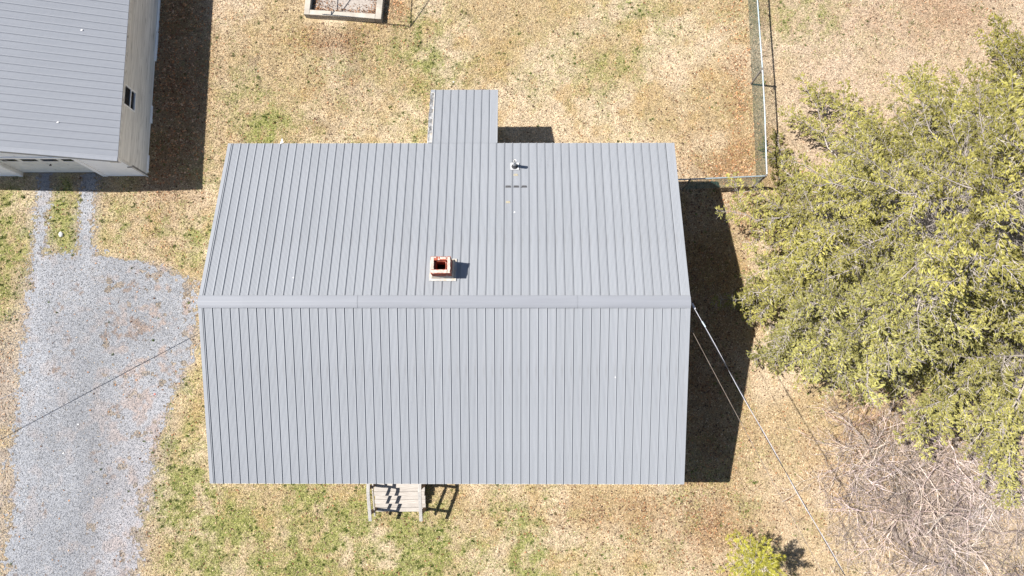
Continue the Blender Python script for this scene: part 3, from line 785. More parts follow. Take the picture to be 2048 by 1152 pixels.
# chimney, brick by brick
cx0, cx1, cy0, cy1, ct = -2.235, -1.715, 3.235, 3.675, 5.02
th = .10
m = MB()
for (a, b, c_, d_) in ((cx0 + .008, cx1 - .008, cy0 + .008, cy0 + th - .008), (cx0 + .008, cx1 - .008, cy1 - th + .008, cy1 - .008),
                       (cx0 + .008, cx0 + th - .008, cy0 + th, cy1 - th), (cx1 - th + .008, cx1 - .008, cy0 + th, cy1 - th)):
    m.box(a, b, c_, d_, 4.0, ct - .012)
chim = m.build('chimney', M['mortar'], house)
def brick(x0, x1, y0, y1, z0, z1):
    j = lambda: random.uniform(-.004, .004)
    MB().box(x0 + .005 + j(), x1 - .005 + j(), y0 + j()*.6, y1 + j()*.6, z0, z1).build('brick', M['brick'], chim, bevel=.005)
nc = 12; ch_ = .0667
for c_i in range(nc):
    z1 = ct - c_i * ch_ - .006; z0 = z1 - ch_ + .010
    if c_i % 2 == 0:
        for yA, yB in ((cy0, cy0 + th), (cy1 - th, cy1)):
            for a, b in ((cx0, cx0 + .2), (cx0 + .2, cx0 + .41), (cx0 + .41, cx1)): brick(a, b, yA, yB, z0, z1)
        for xA, xB in ((cx0, cx0 + th), (cx1 - th, cx1)):
            brick(xA, xB, cy0 + th + .006, cy1 - th - .006, z0, z1)
    else:
        for xA, xB in ((cx0, cx0 + th), (cx1 - th, cx1)):
            brick(xA, xB, cy0, cy0 + .215, z0, z1); brick(xA, xB, cy0 + .225, cy1, z0, z1)
        for yA, yB in ((cy0, cy0 + th), (cy1 - th, cy1)):
            brick(cx0 + th, cx0 + .3, yA, yB, z0, z1); brick(cx0 + .3, cx1 - th, yA, yB, z0, z1)
# ragged mortar wash on top, leaving the north bricks partly bare
def ragged(poly_pts, z0, z1, name, mat, par, jit=.008):
    pts = []
    for i, (x_, y_) in enumerate(poly_pts):
        x2, y2 = poly_pts[(i + 1) % len(poly_pts)]
        steps = max(1, int(math.hypot(x2 - x_, y2 - y_) / .03))
        for s_ in range(steps):
            t = s_ / steps; pts.append((x_ + (x2 - x_) * t + random.uniform(-jit, jit), y_ + (y2 - y_) * t + random.uniform(-jit, jit)))
    return MB().prism(pts, z0, z1).build(name, mat, par)
ragged([(cx0 + .015, cy0 + .012), (cx1 - .09, cy0 + .012), (cx1 - .09, cy0 + .09), (cx0 + .015, cy0 + .09)], ct - .008, ct + .012, 'mortar_cap', M['mortar'], chim)
ragged([(cx1 - .085, cy0 + .012), (cx1 - .012, cy0 + .012), (cx1 - .012, cy1 - .015), (cx1 - .085, cy1 - .015)], ct - .008, ct + .010, 'mortar_cap', M['mortar'], chim)
ragged([(cx0 + .012, cy0 + .095), (cx0 + .088, cy0 + .095), (cx0 + .088, cy1 - .012), (cx0 + .012, cy1 - .012)], ct - .008, ct + .011, 'mortar_cap', M['mortar'], chim)
ragged([(cx0 + .095, cy1 - .035), (cx0 + .14, cy1 - .035), (cx0 + .14, cy1 - .010), (cx0 + .095, cy1 - .010)], ct - .008, ct + .008, 'mortar_cap', M['mortar'], chim)
ragged([(cx0 + .25, cy1 - .07), (cx0 + .41, cy1 - .07), (cx0 + .41, cy1 - .02), (cx0 + .25, cy1 - .02)], ct - .008, ct + .006, 'mortar_cap', M['mortar'], chim)
# clay flue lip and soot-dark shaft
m = MB()
ci, cj = (cx0 + cx1) / 2 - .005, (cy0 + cy1) / 2
ring = []
for r_ in (0, 1):
    rr = .142 if r_ == 0 else .124
    for k in range(16):
        a = 2 * math.pi * k / 16
        ring.append((ci + rr * 1.18 * max(-.86, min(.86, math.cos(a) * 1.15)), cj + rr * .95 * max(-.86, min(.86, math.sin(a) * 1.15))))
vs = [(x_, y_, z_) for z_ in (ct - .10, 4.1) for (x_, y_) in ring]
fs = [(k, (k+1) % 16, 16 + (k+1) % 16, 16 + k) for k in range(16)]
fs += [(k, 32 + k, 32 + (k+1) % 16, (k+1) % 16) for k in range(16)] + [(16 + k, 16 + (k+1) % 16, 48 + (k+1) % 16, 48 + k) for k in range(16)]
m.add(vs, fs); m.build('flue_liner', M['brick'], chim)
MB().box(cx0 + th + .001, cx1 - th - .001, cy0 + th + .001, cy1 - th - .001, 4.0, 4.45).build('flue_shaft', M['soot_and_hollow_dark'], chim)
# mortar skirt and sheet flashing on the slope
def on(x_, y_, dz): return (x_, y_, rz(y_) + dz)
sk = MB()
def quad_skirt(pi, po, zi):
    n = 4
    for k in range(4):
        a, b = pi[k], pi[(k+1) % 4]; c_, d_ = po[(k+1) % 4], po[k]
        sk.add([(a[0], a[1], rz(a[1]) + zi), (b[0], b[1], rz(b[1]) + zi), on(c_[0], c_[1], .036), on(d_[0], d_[1], .036)], [(3, 2, 1, 0)])
pi = [(cx0 - .001, cy0 - .001), (cx1 + .001, cy0 - .001), (cx1 + .001, cy1 + .001), (cx0 - .001, cy1 + .001)]
po = [(cx0 - .03, cy0 - .055), (cx1 + .045, cy0 - .055), (cx1 + .045, cy1 + .05), (cx0 - .03, cy1 + .05)]
quad_skirt(pi, po, .15)
sk.build('mortar_skirt', M['mortar'], chim)
fl = MB(); fx0, fx1, fy0, fy1 = cx0 - .085, cx1 + .10, cy0 - .115, cy1 + .07
fl.add([on(fx0, fy0, .034), on(fx1, fy0, .034), on(fx1, fy1, .034), on(fx0, fy1, .034), on(fx0, fy0, -.005), on(fx1, fy0, -.005), on(fx1, fy1, -.005), on(fx0, fy1, -.005)],
       [(0,1,2,3),(7,6,5,4),(0,4,5,1),(1,5,6,2),(2,6,7,3),(3,7,4,0)])
fl.build('flashing', M['flash'], chim)

# ------------------------------------------------------------------ garage
gar = empty('garage', (GRX, 7.3, 0), 'old garage with weathered white clapboard side and grey ribbed metal roof', 'garage')
gar.location = (0, 0, 0)
gx0, gx1, gy0, gy1 = GRX * 2 - (-12.08), -12.08, 7.27, 15.2
groof = slab('garage_roof', [(GRX, GS + .02, GRZ - .05), (GE - .02, GS + .02, GEZ - .05), (GE - .02, gy1 + .2, GEZ - .05), (GRX, gy1 + .2, GRZ - .05)], .05, M['soffit'], gar)
slab('roof_deck', [(2*GRX - GE + .02, GS + .02, GEZ - .05), (GRX, GS + .02, GRZ - .05), (GRX, gy1 + .2, GRZ - .05), (2*GRX - GE + .02, gy1 + .2, GEZ - .05)], .05, M['soffit'], gar)
gw = GE - GRX; gS = math.hypot(gw, GRZ - GEZ); gang = math.atan((GRZ - GEZ) / gw)
gp = panel_mesh('garage_panel', gS, rib_h=.022); gp.materials.append(M['garage_roof'])
npan = int((gy1 + .2 - GS - .1) / .2286)
for i in range(npan):
    o = link('roof_panel', gp, None, groof); o.location = (GE, GS + .10 + i * .2286, GEZ + random.uniform(0, .002)); o.rotation_euler = (gang, 0, math.pi / 2)
for i in range(1, npan + 1):
    o = link('roof_panel', gp, None, groof); o.location = (2*GRX - GE, GS + .10 + i * .2286, GEZ); o.rotation_euler = (gang, 0, -math.pi / 2)
def grz(x_): return GRZ - (GRZ - GEZ) / gw * abs(x_ - GRX)
for s in (1, -1):
    xe = GE if s > 0 else 2*GRX - GE
    vs = []
    for (y0, y1, za, zb_) in ((GS - .006, GS + .115, .010, .022), (GS - .012, GS - .0065, -.13, .022)):
        vs.append([(xe, y0, GEZ + za), (xe, y1, GEZ + za), (xe, y1, GEZ + zb_), (xe, y0, GEZ + zb_), (GRX, y0, GRZ + za), (GRX, y1, GRZ + za), (GRX, y1, GRZ + zb_), (GRX, y0, GRZ + zb_)])
    m = MB()
    for v in vs: m.add(v, [(0,1,2,3),(7,6,5,4),(0,4,5,1),(1,5,6,2),(2,6,7,3),(3,7,4,0)])
    m.build('rake_trim', M['garage_roof'], groof)
MB().add([(GRX - .16, GS - .01, grz(GRX - .16) + .03), (GRX, GS - .01, GRZ + .035), (GRX + .16, GS - .01, grz(GRX + .16) + .03), (GRX - .16, gy1 + .2, grz(GRX - .16) + .03), (GRX, gy1 + .2, GRZ + .035), (GRX + .16, gy1 + .2, grz(GRX + .16) + .03)],
         [(0, 1, 4, 3), (1, 2, 5, 4)]).build('ridge_cap', M['garage_roof'], groof)
MB().box(GE - .02, GE + .004, GS, gy1 + .2, GEZ - .14, GEZ - .012).build('eave_trim', M['trim'], groof)
# walls
m = MB().box(gx1 - .12, gx1 - .014, gy0 + .01, gy1, -.02, 2.40).box(gx0 + .014, gx0 + .12, gy0 + .01, gy1, -.02, 2.40)
gwall = m.build('wall', M['old_siding'], gar)
# weathered side boards, one by one, window left open
WY0, WY1, WZ0, WZ1 = 8.98, 9.65, 1.16, 2.06
nb = 21; bh = 2.36 / nb
for i in range(nb):
    z0 = .03 + i * bh; z1 = z0 + bh
    spans = [(gy0 + .06, gy1)]
    if z1 > WZ0 and z0 < WZ1: spans = [(gy0 + .06, WY0), (WY1, gy1)]
    for (a, b) in spans:
        m = MB(); t0 = .016; j = random.uniform(0, .003)
        # random butt joints
        cuts = [a]; yy = a + random.uniform(1.5, 4.5)
        while yy < b - .8: cuts.append(yy); yy += random.uniform(2.5, 4.5)
        cuts.append(b)
        for ca, cb in zip(cuts[:-1], cuts[1:]):
            mm = MB(); j = random.uniform(0, .004)
            mm.add([(gx1 - .014, ca + .002, z0), (gx1 + t0 + j, ca + .002, z0), (gx1 + .002 + j, ca + .002, z1 + .008), (gx1 - .014, ca + .002, z1 + .008),
                   (gx1 - .014, cb, z0), (gx1 + t0 + j, cb, z0), (gx1 + .002 + j, cb, z1 + .008), (gx1 - .014, cb, z1 + .008)],
                  [(0,1,2,3),(7,6,5,4),(0,4,5,1),(1,5,6,2),(2,6,7,3),(3,7,4,0)])
            mm.build('siding_board', M['old_siding'], gwall)
# broken skirt board along the foot of the side wall
yy = gy0 + .1
while yy < gy1 - .3:
    ln = random.uniform(.5, 1.6); y1 = min(yy + ln, gy1)
    if random.random() < .85:
        MB().add([(gx1 + .012, yy, -.01), (gx1 + .045 + random.uniform(-.01, .02), yy, -.01), (gx1 + .03, yy, .10 + random.uniform(-.03, .03)), (gx1 + .012, yy, .10),
                  (gx1 + .012, y1 - .02, -.01), (gx1 + .045 + random.uniform(-.01, .02), y1 - .02, -.01), (gx1 + .03, y1 - .02, .10 + random.uniform(-.03, .03)), (gx1 + .012, y1 - .02, .10)],
                 [(0,1,2,3),(7,6,5,4),(0,4,5,1),(1,5,6,2),(2,6,7,3),(3,7,4,0)]).build('skirt_board', M['front_siding'], gwall)
    yy = y1
# side window
win = MB().box(gx1 - .01, gx1 + .045, WY0, WY0 + .042, WZ0, WZ1).box(gx1 - .01, gx1 + .045, WY1 - .042, WY1, WZ0, WZ1) \
    .box(gx1 - .01, gx1 + .045, WY0 + .042, WY1 - .042, WZ1 - .042, WZ1).box(gx1 - .01, gx1 + .042, WY0 + .042, WY1 - .042, WZ0, WZ0 + .042) \
    .box(gx1 - .01, gx1 + .030, WY0 + .042, WY1 - .042, 1.44, 1.485).build('window', M['front_siding'], gar)
MB().box(gx1 - .012, gx1 + .012, WY0 + .043, WY1 - .043, 1.486, WZ1 - .043).build('window_pane', M['glass'], win)
MB().box(gx1 - .012, gx1 + .002, WY0 + .043, WY1 - .043, WZ0 + .043, 1.439).build('window_pane', M['glass'], win)
# front: boards either side of the recessed door and above it
DX0, DX1, DT = -16.14, -13.52, 1.88
fwall = MB().box(gx0 + .13, DX0 - .02, gy0 + .016, gy0 + .12, -.02, 2.38).box(DX1 + .02, gx1 - .13, gy0 + .016, gy0 + .12, -.02, 2.38) \
    .add([(DX0 - .02, gy0 + .016, DT + .02), (DX1 + .02, gy0 + .016, DT + .02), (DX1 + .02, gy0 + .016, grz(DX1) - .12), (GRX, gy0 + .016, GRZ - .12), (DX0 - .02, gy0 + .016, grz(DX0) - .12),
          (DX0 - .02, gy0 + .1, DT + .02), (DX1 + .02, gy0 + .1, DT + .02), (DX1 + .02, gy0 + .1, grz(DX1) - .12), (GRX, gy0 + .1, GRZ - .12), (DX0 - .02, gy0 + .1, grz(DX0) - .12)],
         [(0,1,2,3,4),(9,8,7,6,5),(0,5,6,1),(1,6,7,2),(2,7,8,3),(3,8,9,4),(4,9,5,0)]).build('front_wall', M['front_siding'], gar)
z = 0.0; bh = .115
while z < GRZ - .25:
    z1 = z + bh
    hw = (GRZ - .12 - z1) / ((GRZ - GEZ) / gw)
    xa, xb = max(gx0 + .03, GRX - hw), min(gx1 - .03, GRX + hw)
    sp = [(xa, DX0 - .14), (DX1 + .16, xb)] if z < DT + .1 else [(xa, xb)]
    for (a, b) in sp:
        if b - a < .05: continue
        j = random.uniform(0, .002)
        MB().add([(a, gy0 + .016, z), (a, gy0 - .006 - j, z), (a, gy0 + .006 - j, z1 + .006), (a, gy0 + .016, z1 + .006), (b, gy0 + .016, z), (b, gy0 - .006 - j, z), (b, gy0 + .006 - j, z1 + .006), (b, gy0 + .016, z1 + .006)],
                 [(0,3,2,1),(4,5,6,7),(0,1,5,4),(1,2,6,5),(2,3,7,6),(3,0,4,7)]).build('siding_board', M['front_siding'], fwall)
    z = z1
# casing and jambs
cas = MB().box(DX0 - .13, DX0 - .002, gy0 - .022, gy0 + .014, 0, DT + .12).box(DX1 + .002, DX1 + .15, gy0 - .022, gy0 + .014, 0, DT + .12).box(DX0, DX1, gy0 - .022, gy0 + .014, DT, DT + .12)
cas.build('door_casing', M['front_siding'], gar)
MB().box(DX0 - .018, DX0, gy0 + .016, gy0 + .16, 0, DT).box(DX1, DX1 + .018, gy0 + .016, gy0 + .16, 0, DT).build('door_jamb', M['door'], gar)
# sectional door
yd = gy0 + .115
door = MB().box(DX0 + .02, DX1 - .02, yd + .03, yd + .05, .015, DT).build('garage_door', M['door'], gar)
ph = (1.19 - .02) / 3
for i in range(3):
    z0 = .02 + i * ph
    MB().box(DX0 + .012, DX1 - .012, yd, yd + .028, z0, z0 + ph - .008).build('door_panel', M['door'], door, bevel=.006)
# raised lines pressed into the door leaves
for i in range(7):
    z0 = .10 + i * .155
    MB().box(DX0 + .06, DX1 - .06, yd - .006, yd + .001, z0, z0 + .012).build('pressed_rib', M['door'], door)
wz0, wz1 = 1.22, 1.60
m = MB().box(DX0 + .012, DX1 - .012, yd, yd + .028, 1.192, wz0).box(DX0 + .012, DX1 - .012, yd, yd + .028, wz1, DT - .004)
wxs = [DX0 + .12 + i * .632 for i in range(4)]; ww = .50; pe = DX0 + .012
for wx in wxs: m.box(pe, wx, yd, yd + .028, wz0, wz1); pe = wx + ww
m.box(pe, DX1 - .012, yd, yd + .028, wz0, wz1)
m.build('door_panel', M['door'], door)
for wx in wxs: MB().box(wx, wx + ww, yd + .006, yd + .02, wz0, wz1).build('door_window', M['glass'], door)
MB().tube([(-14.75, yd - .04, .92), (-14.68, yd - .04, .92)], .014, 6).box(-14.72, -14.70, yd - .04, yd, .90, .94).build('door_handle', M['darkmetal'], door)
MB().box(DX0 + .012, DX1 - .012, yd - .004, yd + .03, .0, .018).build('bottom_seal', M['rubber'], door)
# rotten south-east corner: white corner board, bare grey end and a drooping rake end
MB().box(gx1 - .03, gx1 + .022, gy0 - .024, gy0 + .058, 1.05, 2.32).build('corner_board', M['trim'], gar)
MB().box(gx1 - .03, gx1 + .018, gy0 - .020, gy0 + .050, .0, 1.03).build('corner_board', M['grey_board'], gar)
MB().beam((gx1 + .02, gy0 - .04, 1.10), (gx1 + .035, gy0 - .03, .0), .035, .02).build('corner_strip', M['trim'], gar)
MB().beam((gx1 - .12, gy0 - .035, 1.06), (gx1 + .04, gy0 - .035, 1.10), .03, .03).build('corner_strip', M['grey_board'], gar)
MB().box(gx1 - .06, GE - .01, GS + .02, GS + .045, 2.16, 2.36).build('rake_return', M['trim'], gar)
for (a, b) in ((-13.0, 10.9), (-13.4, 8.0)):
    MB().prism([(a, b), (a + .06, b + .01), (a + .05, b + .045), (a + .015, b + .04)], grz(a) + .0, grz(a) + .012).build('paint_fleck', M['white'], groof)

# ------------------------------------------------------------------ front entry steps
st = empty('entry_steps', (0, 0, 0), 'bleached wooden entry steps with two handrails below the front eave', 'steps')
sxl, sxr = -4.34, -2.81
levels = [(.56, -1.74, -2.575), (.42, -2.575, -2.825), (.28, -2.825, -3.075), (.14, -3.075, -3.325)]
for (z, ya, yb) in levels:
    nbd = max(2, round((ya - yb) / .128)); wb = (ya - yb) / nbd
    for k in range(nbd):
        y1 = ya - k * wb; y0 = y1 - wb + .006
        jl, jr = random.uniform(-.012, .012), random.uniform(-.012, .012)
        MB().box(sxl + jl, sxr + jr, y0, y1, z - .032, z + random.uniform(-.002, .002)).build('tread_board', M['deckwood'], st, bevel=.004)
for xx in (sxl + .06, (sxl + sxr) / 2, sxr - .06):
    pts = [(-1.76, 0), (-1.76, .52), (-2.55, .52), (-2.57, .38), (-2.80, .38), (-2.82, .24), (-3.05, .24), (-3.07, .10), (-3.29, .10), (-3.31, 0)]
    vs = [(xx - .02, y_, z_) for y_, z_ in pts] + [(xx + .02, y_, z_) for y_, z_ in pts]; n = len(pts)
    MB().add(vs, [tuple(range(n)), tuple(range(n, 2*n))[::-1]] + [(i, n + i, n + (i+1) % n, (i+1) % n) for i in range(n)]).build('stringer', M['postwood'], st)
for xr_ in (-4.325, -2.835):
    s = -1 if xr_ < -3.5 else 1
    MB().beam((xr_, -1.76, 1.50), (xr_, -2.60, 1.50), .095, .038).build('handrail', M['railwood'], st, bevel=.004)
    MB().beam((xr_, -2.60, 1.50), (xr_, -3.47, 1.02), .095, .038).build('handrail', M['railwood'], st, bevel=.004)
    px_ = xr_ - s * .0
    MB().box(xr_ - .04, xr_ + .04, -2.53, -2.45, 0, 1.475).build('post', M['postwood'], st)
    MB().box(xr_ - .04, xr_ + .04, -3.28, -3.20, 0, 1.12).build('post', M['postwood'], st)
    MB().box(xr_ - .04, xr_ + .04, -1.88, -1.80, 0, 1.475).build('post', M['postwood'], st)
    MB().beam((xr_ - s * .05, -1.80, 1.03), (xr_ - s * .05, -2.58, 1.03), .035, .085).build('lower_rail', M['deckwood'], st)
    MB().beam((xr_ - s * .05, -2.58, 1.03), (xr_ - s * .05, -3.38, .55), .035, .085).build('lower_rail', M['deckwood'], st)

# ------------------------------------------------------------------ raised bed at the top of the picture
bed = empty('raised_bed', (0, 0, 0), 'weathered timber raised bed filled with grey sand and dead leaves', 'planter')
ra = math.atan2(-.18, 2.57)
def rot(px, py, ox=-4.53, oy=12.54):
    dx, dy = px - ox, py - oy
    return (ox + dx * math.cos(ra) - dy * math.sin(ra), oy + dx * math.sin(ra) + dy * math.cos(ra))
def rbox(x0, x1, y0, y1, z0, z1, name, mat):
    m = MB().prism([rot(x0, y0), rot(x1, y0), rot(x1, y1), rot(x0, y1)], z0, z1)
    return m.build(name, mat, bed, bevel=.008)
bx0, bx1, by0, by1 = -7.11, -4.53, 12.54, 15.0
for lay, (z0, z1) in enumerate(((0, .135), (.140, .28))):
    rbox(bx0 + .185, bx1 - .205, by0, by0 + .17, z0, z1, 'timber', M['timber'])
    rbox(bx0, bx0 + .18, by0 - .002, by1, z0, z1, 'timber', M['timber'])
    rbox(bx1 - .20, bx1, by0 - .002, by1, z0, z1, 'timber', M['timber'])
    rbox(bx0 + .185, bx1 - .205, by1 - .17, by1, z0, z1, 'timber', M['timber'])
rbox(bx0 + .17, bx1 - .19, by0 + .16, by1 - .16, .0, .07, 'sand_fill', M['bedsoil'])
# leaves in the bed
n = 1300; lx = np.clip(bx0 + .2 + RNG.exponential(.35, n), bx0 + .2, bx1 - .25); ly = RNG.uniform(by0 + .18, by0 + 1.2, n)
k = RNG.random(n) < .45; lx = np.where(k, RNG.uniform(bx0 + .2, bx1 - .22, n), lx); ly = np.where(k, by0 + .18 + RNG.exponential(.10, n), ly)
k = RNG.random(n) < .2; lx = np.where(k, bx1 - .22 - RNG.exponential(.15, n), lx)
P_ = np.array([rot(a, b) for a, b in zip(lx, ly)]); lx, ly = P_[:, 0], P_[:, 1]
a = RNG.uniform(0, 6.28, n); L = RNG.uniform(.012, .03, n); w = L * .6; dx, dy = np.cos(a), np.sin(a); zc = RNG.uniform(.075, .11, n)
V = np.zeros((n, 4, 3))
V[:, 0] = np.stack([lx - dx * L, ly - dy * L, zc + .01], 1); V[:, 1] = np.stack([lx + dy * w, ly - dx * w, zc], 1)
V[:, 2] = np.stack([lx + dx * L, ly + dy * L, zc + .01], 1); V[:, 3] = np.stack([lx - dy * w, ly + dx * w, zc], 1)
F = ((np.arange(n) * 4)[:, None, None] + np.array([[0, 1, 3], [1, 2, 3]])[None]).reshape(-1, 3)
o = link('bed_leaves', mesh_np('bed_leaves', V.reshape(-1, 3), F, color=np.repeat(pal[RNG.integers(0, 4, n)], 4, 0)), M['leaf'], bed); o['kind'] = 'stuff'

# metal canopy frame over the bed: only its shadow reaches the picture
hz = 2.3
fr = empty('canopy_frame', (0, 0, 0), 'thin metal frame over the raised bed casting dark bar shadows', 'frame')
A2 = Vector((-3.57 - SX*hz, 12.41 - SY*hz, hz)); A1 = Vector((-6.00 - SX*hz, 12.66 - SY*hz, hz))
MB().tube([A1 + Vector((-.3, .03, 0)), A2], .016, 6).build('cross_bar', M['darkmetal'], fr)
for A in (A1, A2):
    MB().tube([A, A + Vector((.05, 3.0, 0))], .018, 6).build('side_bar', M['darkmetal'], fr)
    MB().tube([A, A + Vector((0, 1.4, 1.28))], .018, 6).build('rafter', M['darkmetal'], fr)
    MB().tube([A + Vector((.05, 3.0, 0)), A + Vector((0, 1.4, 1.28))], .018, 6).build('rafter', M['darkmetal'], fr)
    MB().tube([A + Vector((.05, 3.0, -hz)), A + Vector((.05, 3.0, 0))], .02, 6).build('post', M['darkmetal'], fr)

# ------------------------------------------------------------------ chain link fences
def chain_mesh(p0, p1, z0, z1, step=.070, r=.0026):
    p0 = Vector(p0); p1 = Vector(p1); d = p1 - p0; L = d.length; d.normalize(); hh = z1 - z0
    A, B = [], []
    s = -hh
    while s < L:
        for sgn in (0, 1):
            a, b = s, s + hh; za, zb_ = (z0, z1) if sgn == 0 else (z1, z0)
            ta, tb = max(a, 0), min(b, L)
            if tb - ta > .02:
                fa, fb = (ta - a) / hh, (tb - a) / hh
                pa = p0 + d * ta; pb = p0 + d * tb
                A.append((pa.x, pa.y, za + (zb_ - za) * fa)); B.append((pb.x, pb.y, za + (zb_ - za) * fb))
        s += step
    return seg_tubes(A, B, r, r, 3)
fn = empty('chain_link_fence', (0, 0, 0), 'green chain link fence with galvanised top rail running up the right side of the lawn', 'fence')
N0, N1 = (7.70, 6.93), (7.70, 15.5)
V, F = chain_mesh((7.715, 6.95, 0), (7.70, 15.5, 0), .02, 1.17)
link('chain_link_mesh', mesh_np('mesh', V, F), M['greenwire'], fn)
MB().tube([(7.685, 6.96, 1.2), (7.71, 9.0, 1.2), (7.70, 10.33, 1.2)], .023, 8).build('top_rail', M['galv'], fn)
MB().tube([(7.70, 10.335, 1.2), (7.64, 12.68, 1.2), (7.60, 15.5, 1.2)], .023, 8).build('top_rail', M['galv'], fn)
MB().tube([(7.69, 10.37, 0), (7.69, 10.37, 1.26)], [.032] * 2, 8).build('post', M['fencepost'], fn)
MB().tube([(7.66, 15.4, 0), (7.66, 15.4, 1.26)], [.032] * 2, 8).build('post', M['fencepost'], fn)
MB().tube([(7.70, 10.26, 1.17), (7.70, 10.42, 1.17)], .038, 8).build('post_clamp', M['fencepost'], fn)
fe = empty('chain_link_fence', (0, 0, 0), 'short chain link fence closing the gap between house corner and side fence', 'fence')
V, F = chain_mesh((5.30, 6.80, 0), (7.60, 6.895, 0), .02, 1.17)
link('chain_link_mesh', mesh_np('mesh', V, F), M['greenwire'], fe)
MB().tube([(4.15, 6.755, 1.2), (5.77, 6.815, 1.2), (7.66, 6.90, 1.2)], .023, 8).build('top_rail', M['galv'], fe)
MB().tube([(7.645, 6.90, 0), (7.645, 6.90, 1.28)], .036, 8).build('corner_post', M['fencepost'], fe)
MB().tube([(5.32, 6.79, 0), (5.32, 6.79, 1.25)], .03, 8).build('post', M['fencepost'], fe)
MB().tube([(4.2, 6.745, 0), (4.2, 6.745, 1.25)], .03, 8).build('post', M['fencepost'], fe)

# ------------------------------------------------------------------ overhead cables
def cable(name, pts, r, mat, label, sag=.0, n=14, strands=1):
    a, b = Vector(pts[0]), Vector(pts[1]); P_ = []
    for i in range(n + 1):
        t = i / n; p = a.lerp(b, t); p.z -= sag * 4 * t * (1 - t); P_.append(p)
    o = MB().tube(P_, r, 6).build(name, mat); tag(o, label, 'cable', 'overhead cables'); return o
w1 = empty('service_cable', (0, 0, 0), 'bright twisted service cable leaving the right gable peak towards the lower right', 'cable', 'overhead cables')
a, b = Vector((4.49, 2.66, 4.38)), Vector((9.28, -6.9, 5.45)); L = (b - a).length
def wire_pt(t, ph, rr):
    p = a.lerp(b, t); p.z -= .35 * 4 * t * (1 - t) * .6
    d_ = (b - a).normalized(); s_ = d_.cross(Vector((0, 0, 1))).normalized(); q = s_.cross(d_)
    an = t * L * 2.2 + ph
    return p + (s_ * math.cos(an) + q * math.sin(an)) * rr
m = MB().tube([wire_pt(i / 160, 0, .011) for i in range(161)], .0075, 5); m.build('bare_strand', M['cable'], w1)
m = MB().tube([wire_pt(i / 160, math.pi, .011) for i in range(161)], .0085, 5); m.build('black_strand', M['blackcable'], w1)
MB().tube([wire_pt(.012, 0, .0), wire_pt(.028, 0, 0)], .028, 8).build('cable_clamp', M['cable'], w1)
MB().tube([wire_pt(.062, 0, .03), wire_pt(.078, 0, .03)], .022, 8).build('cable_clamp', M['galv'], w1)
cable('telephone_cable', [(4.36, 2.25, 4.22), (8.6, -6.1, 4.25)], .0065, M['greycable'], 'thin dull cable leaving the right gable beside the bright service cable', .12)
cable('drop_cable', [(-7.985, 3.61, .78), (-19.0, -1.85, 2.14)], .011, M['dullcable'], 'thin dark cable crossing the gravel drive from the left gable', .03)

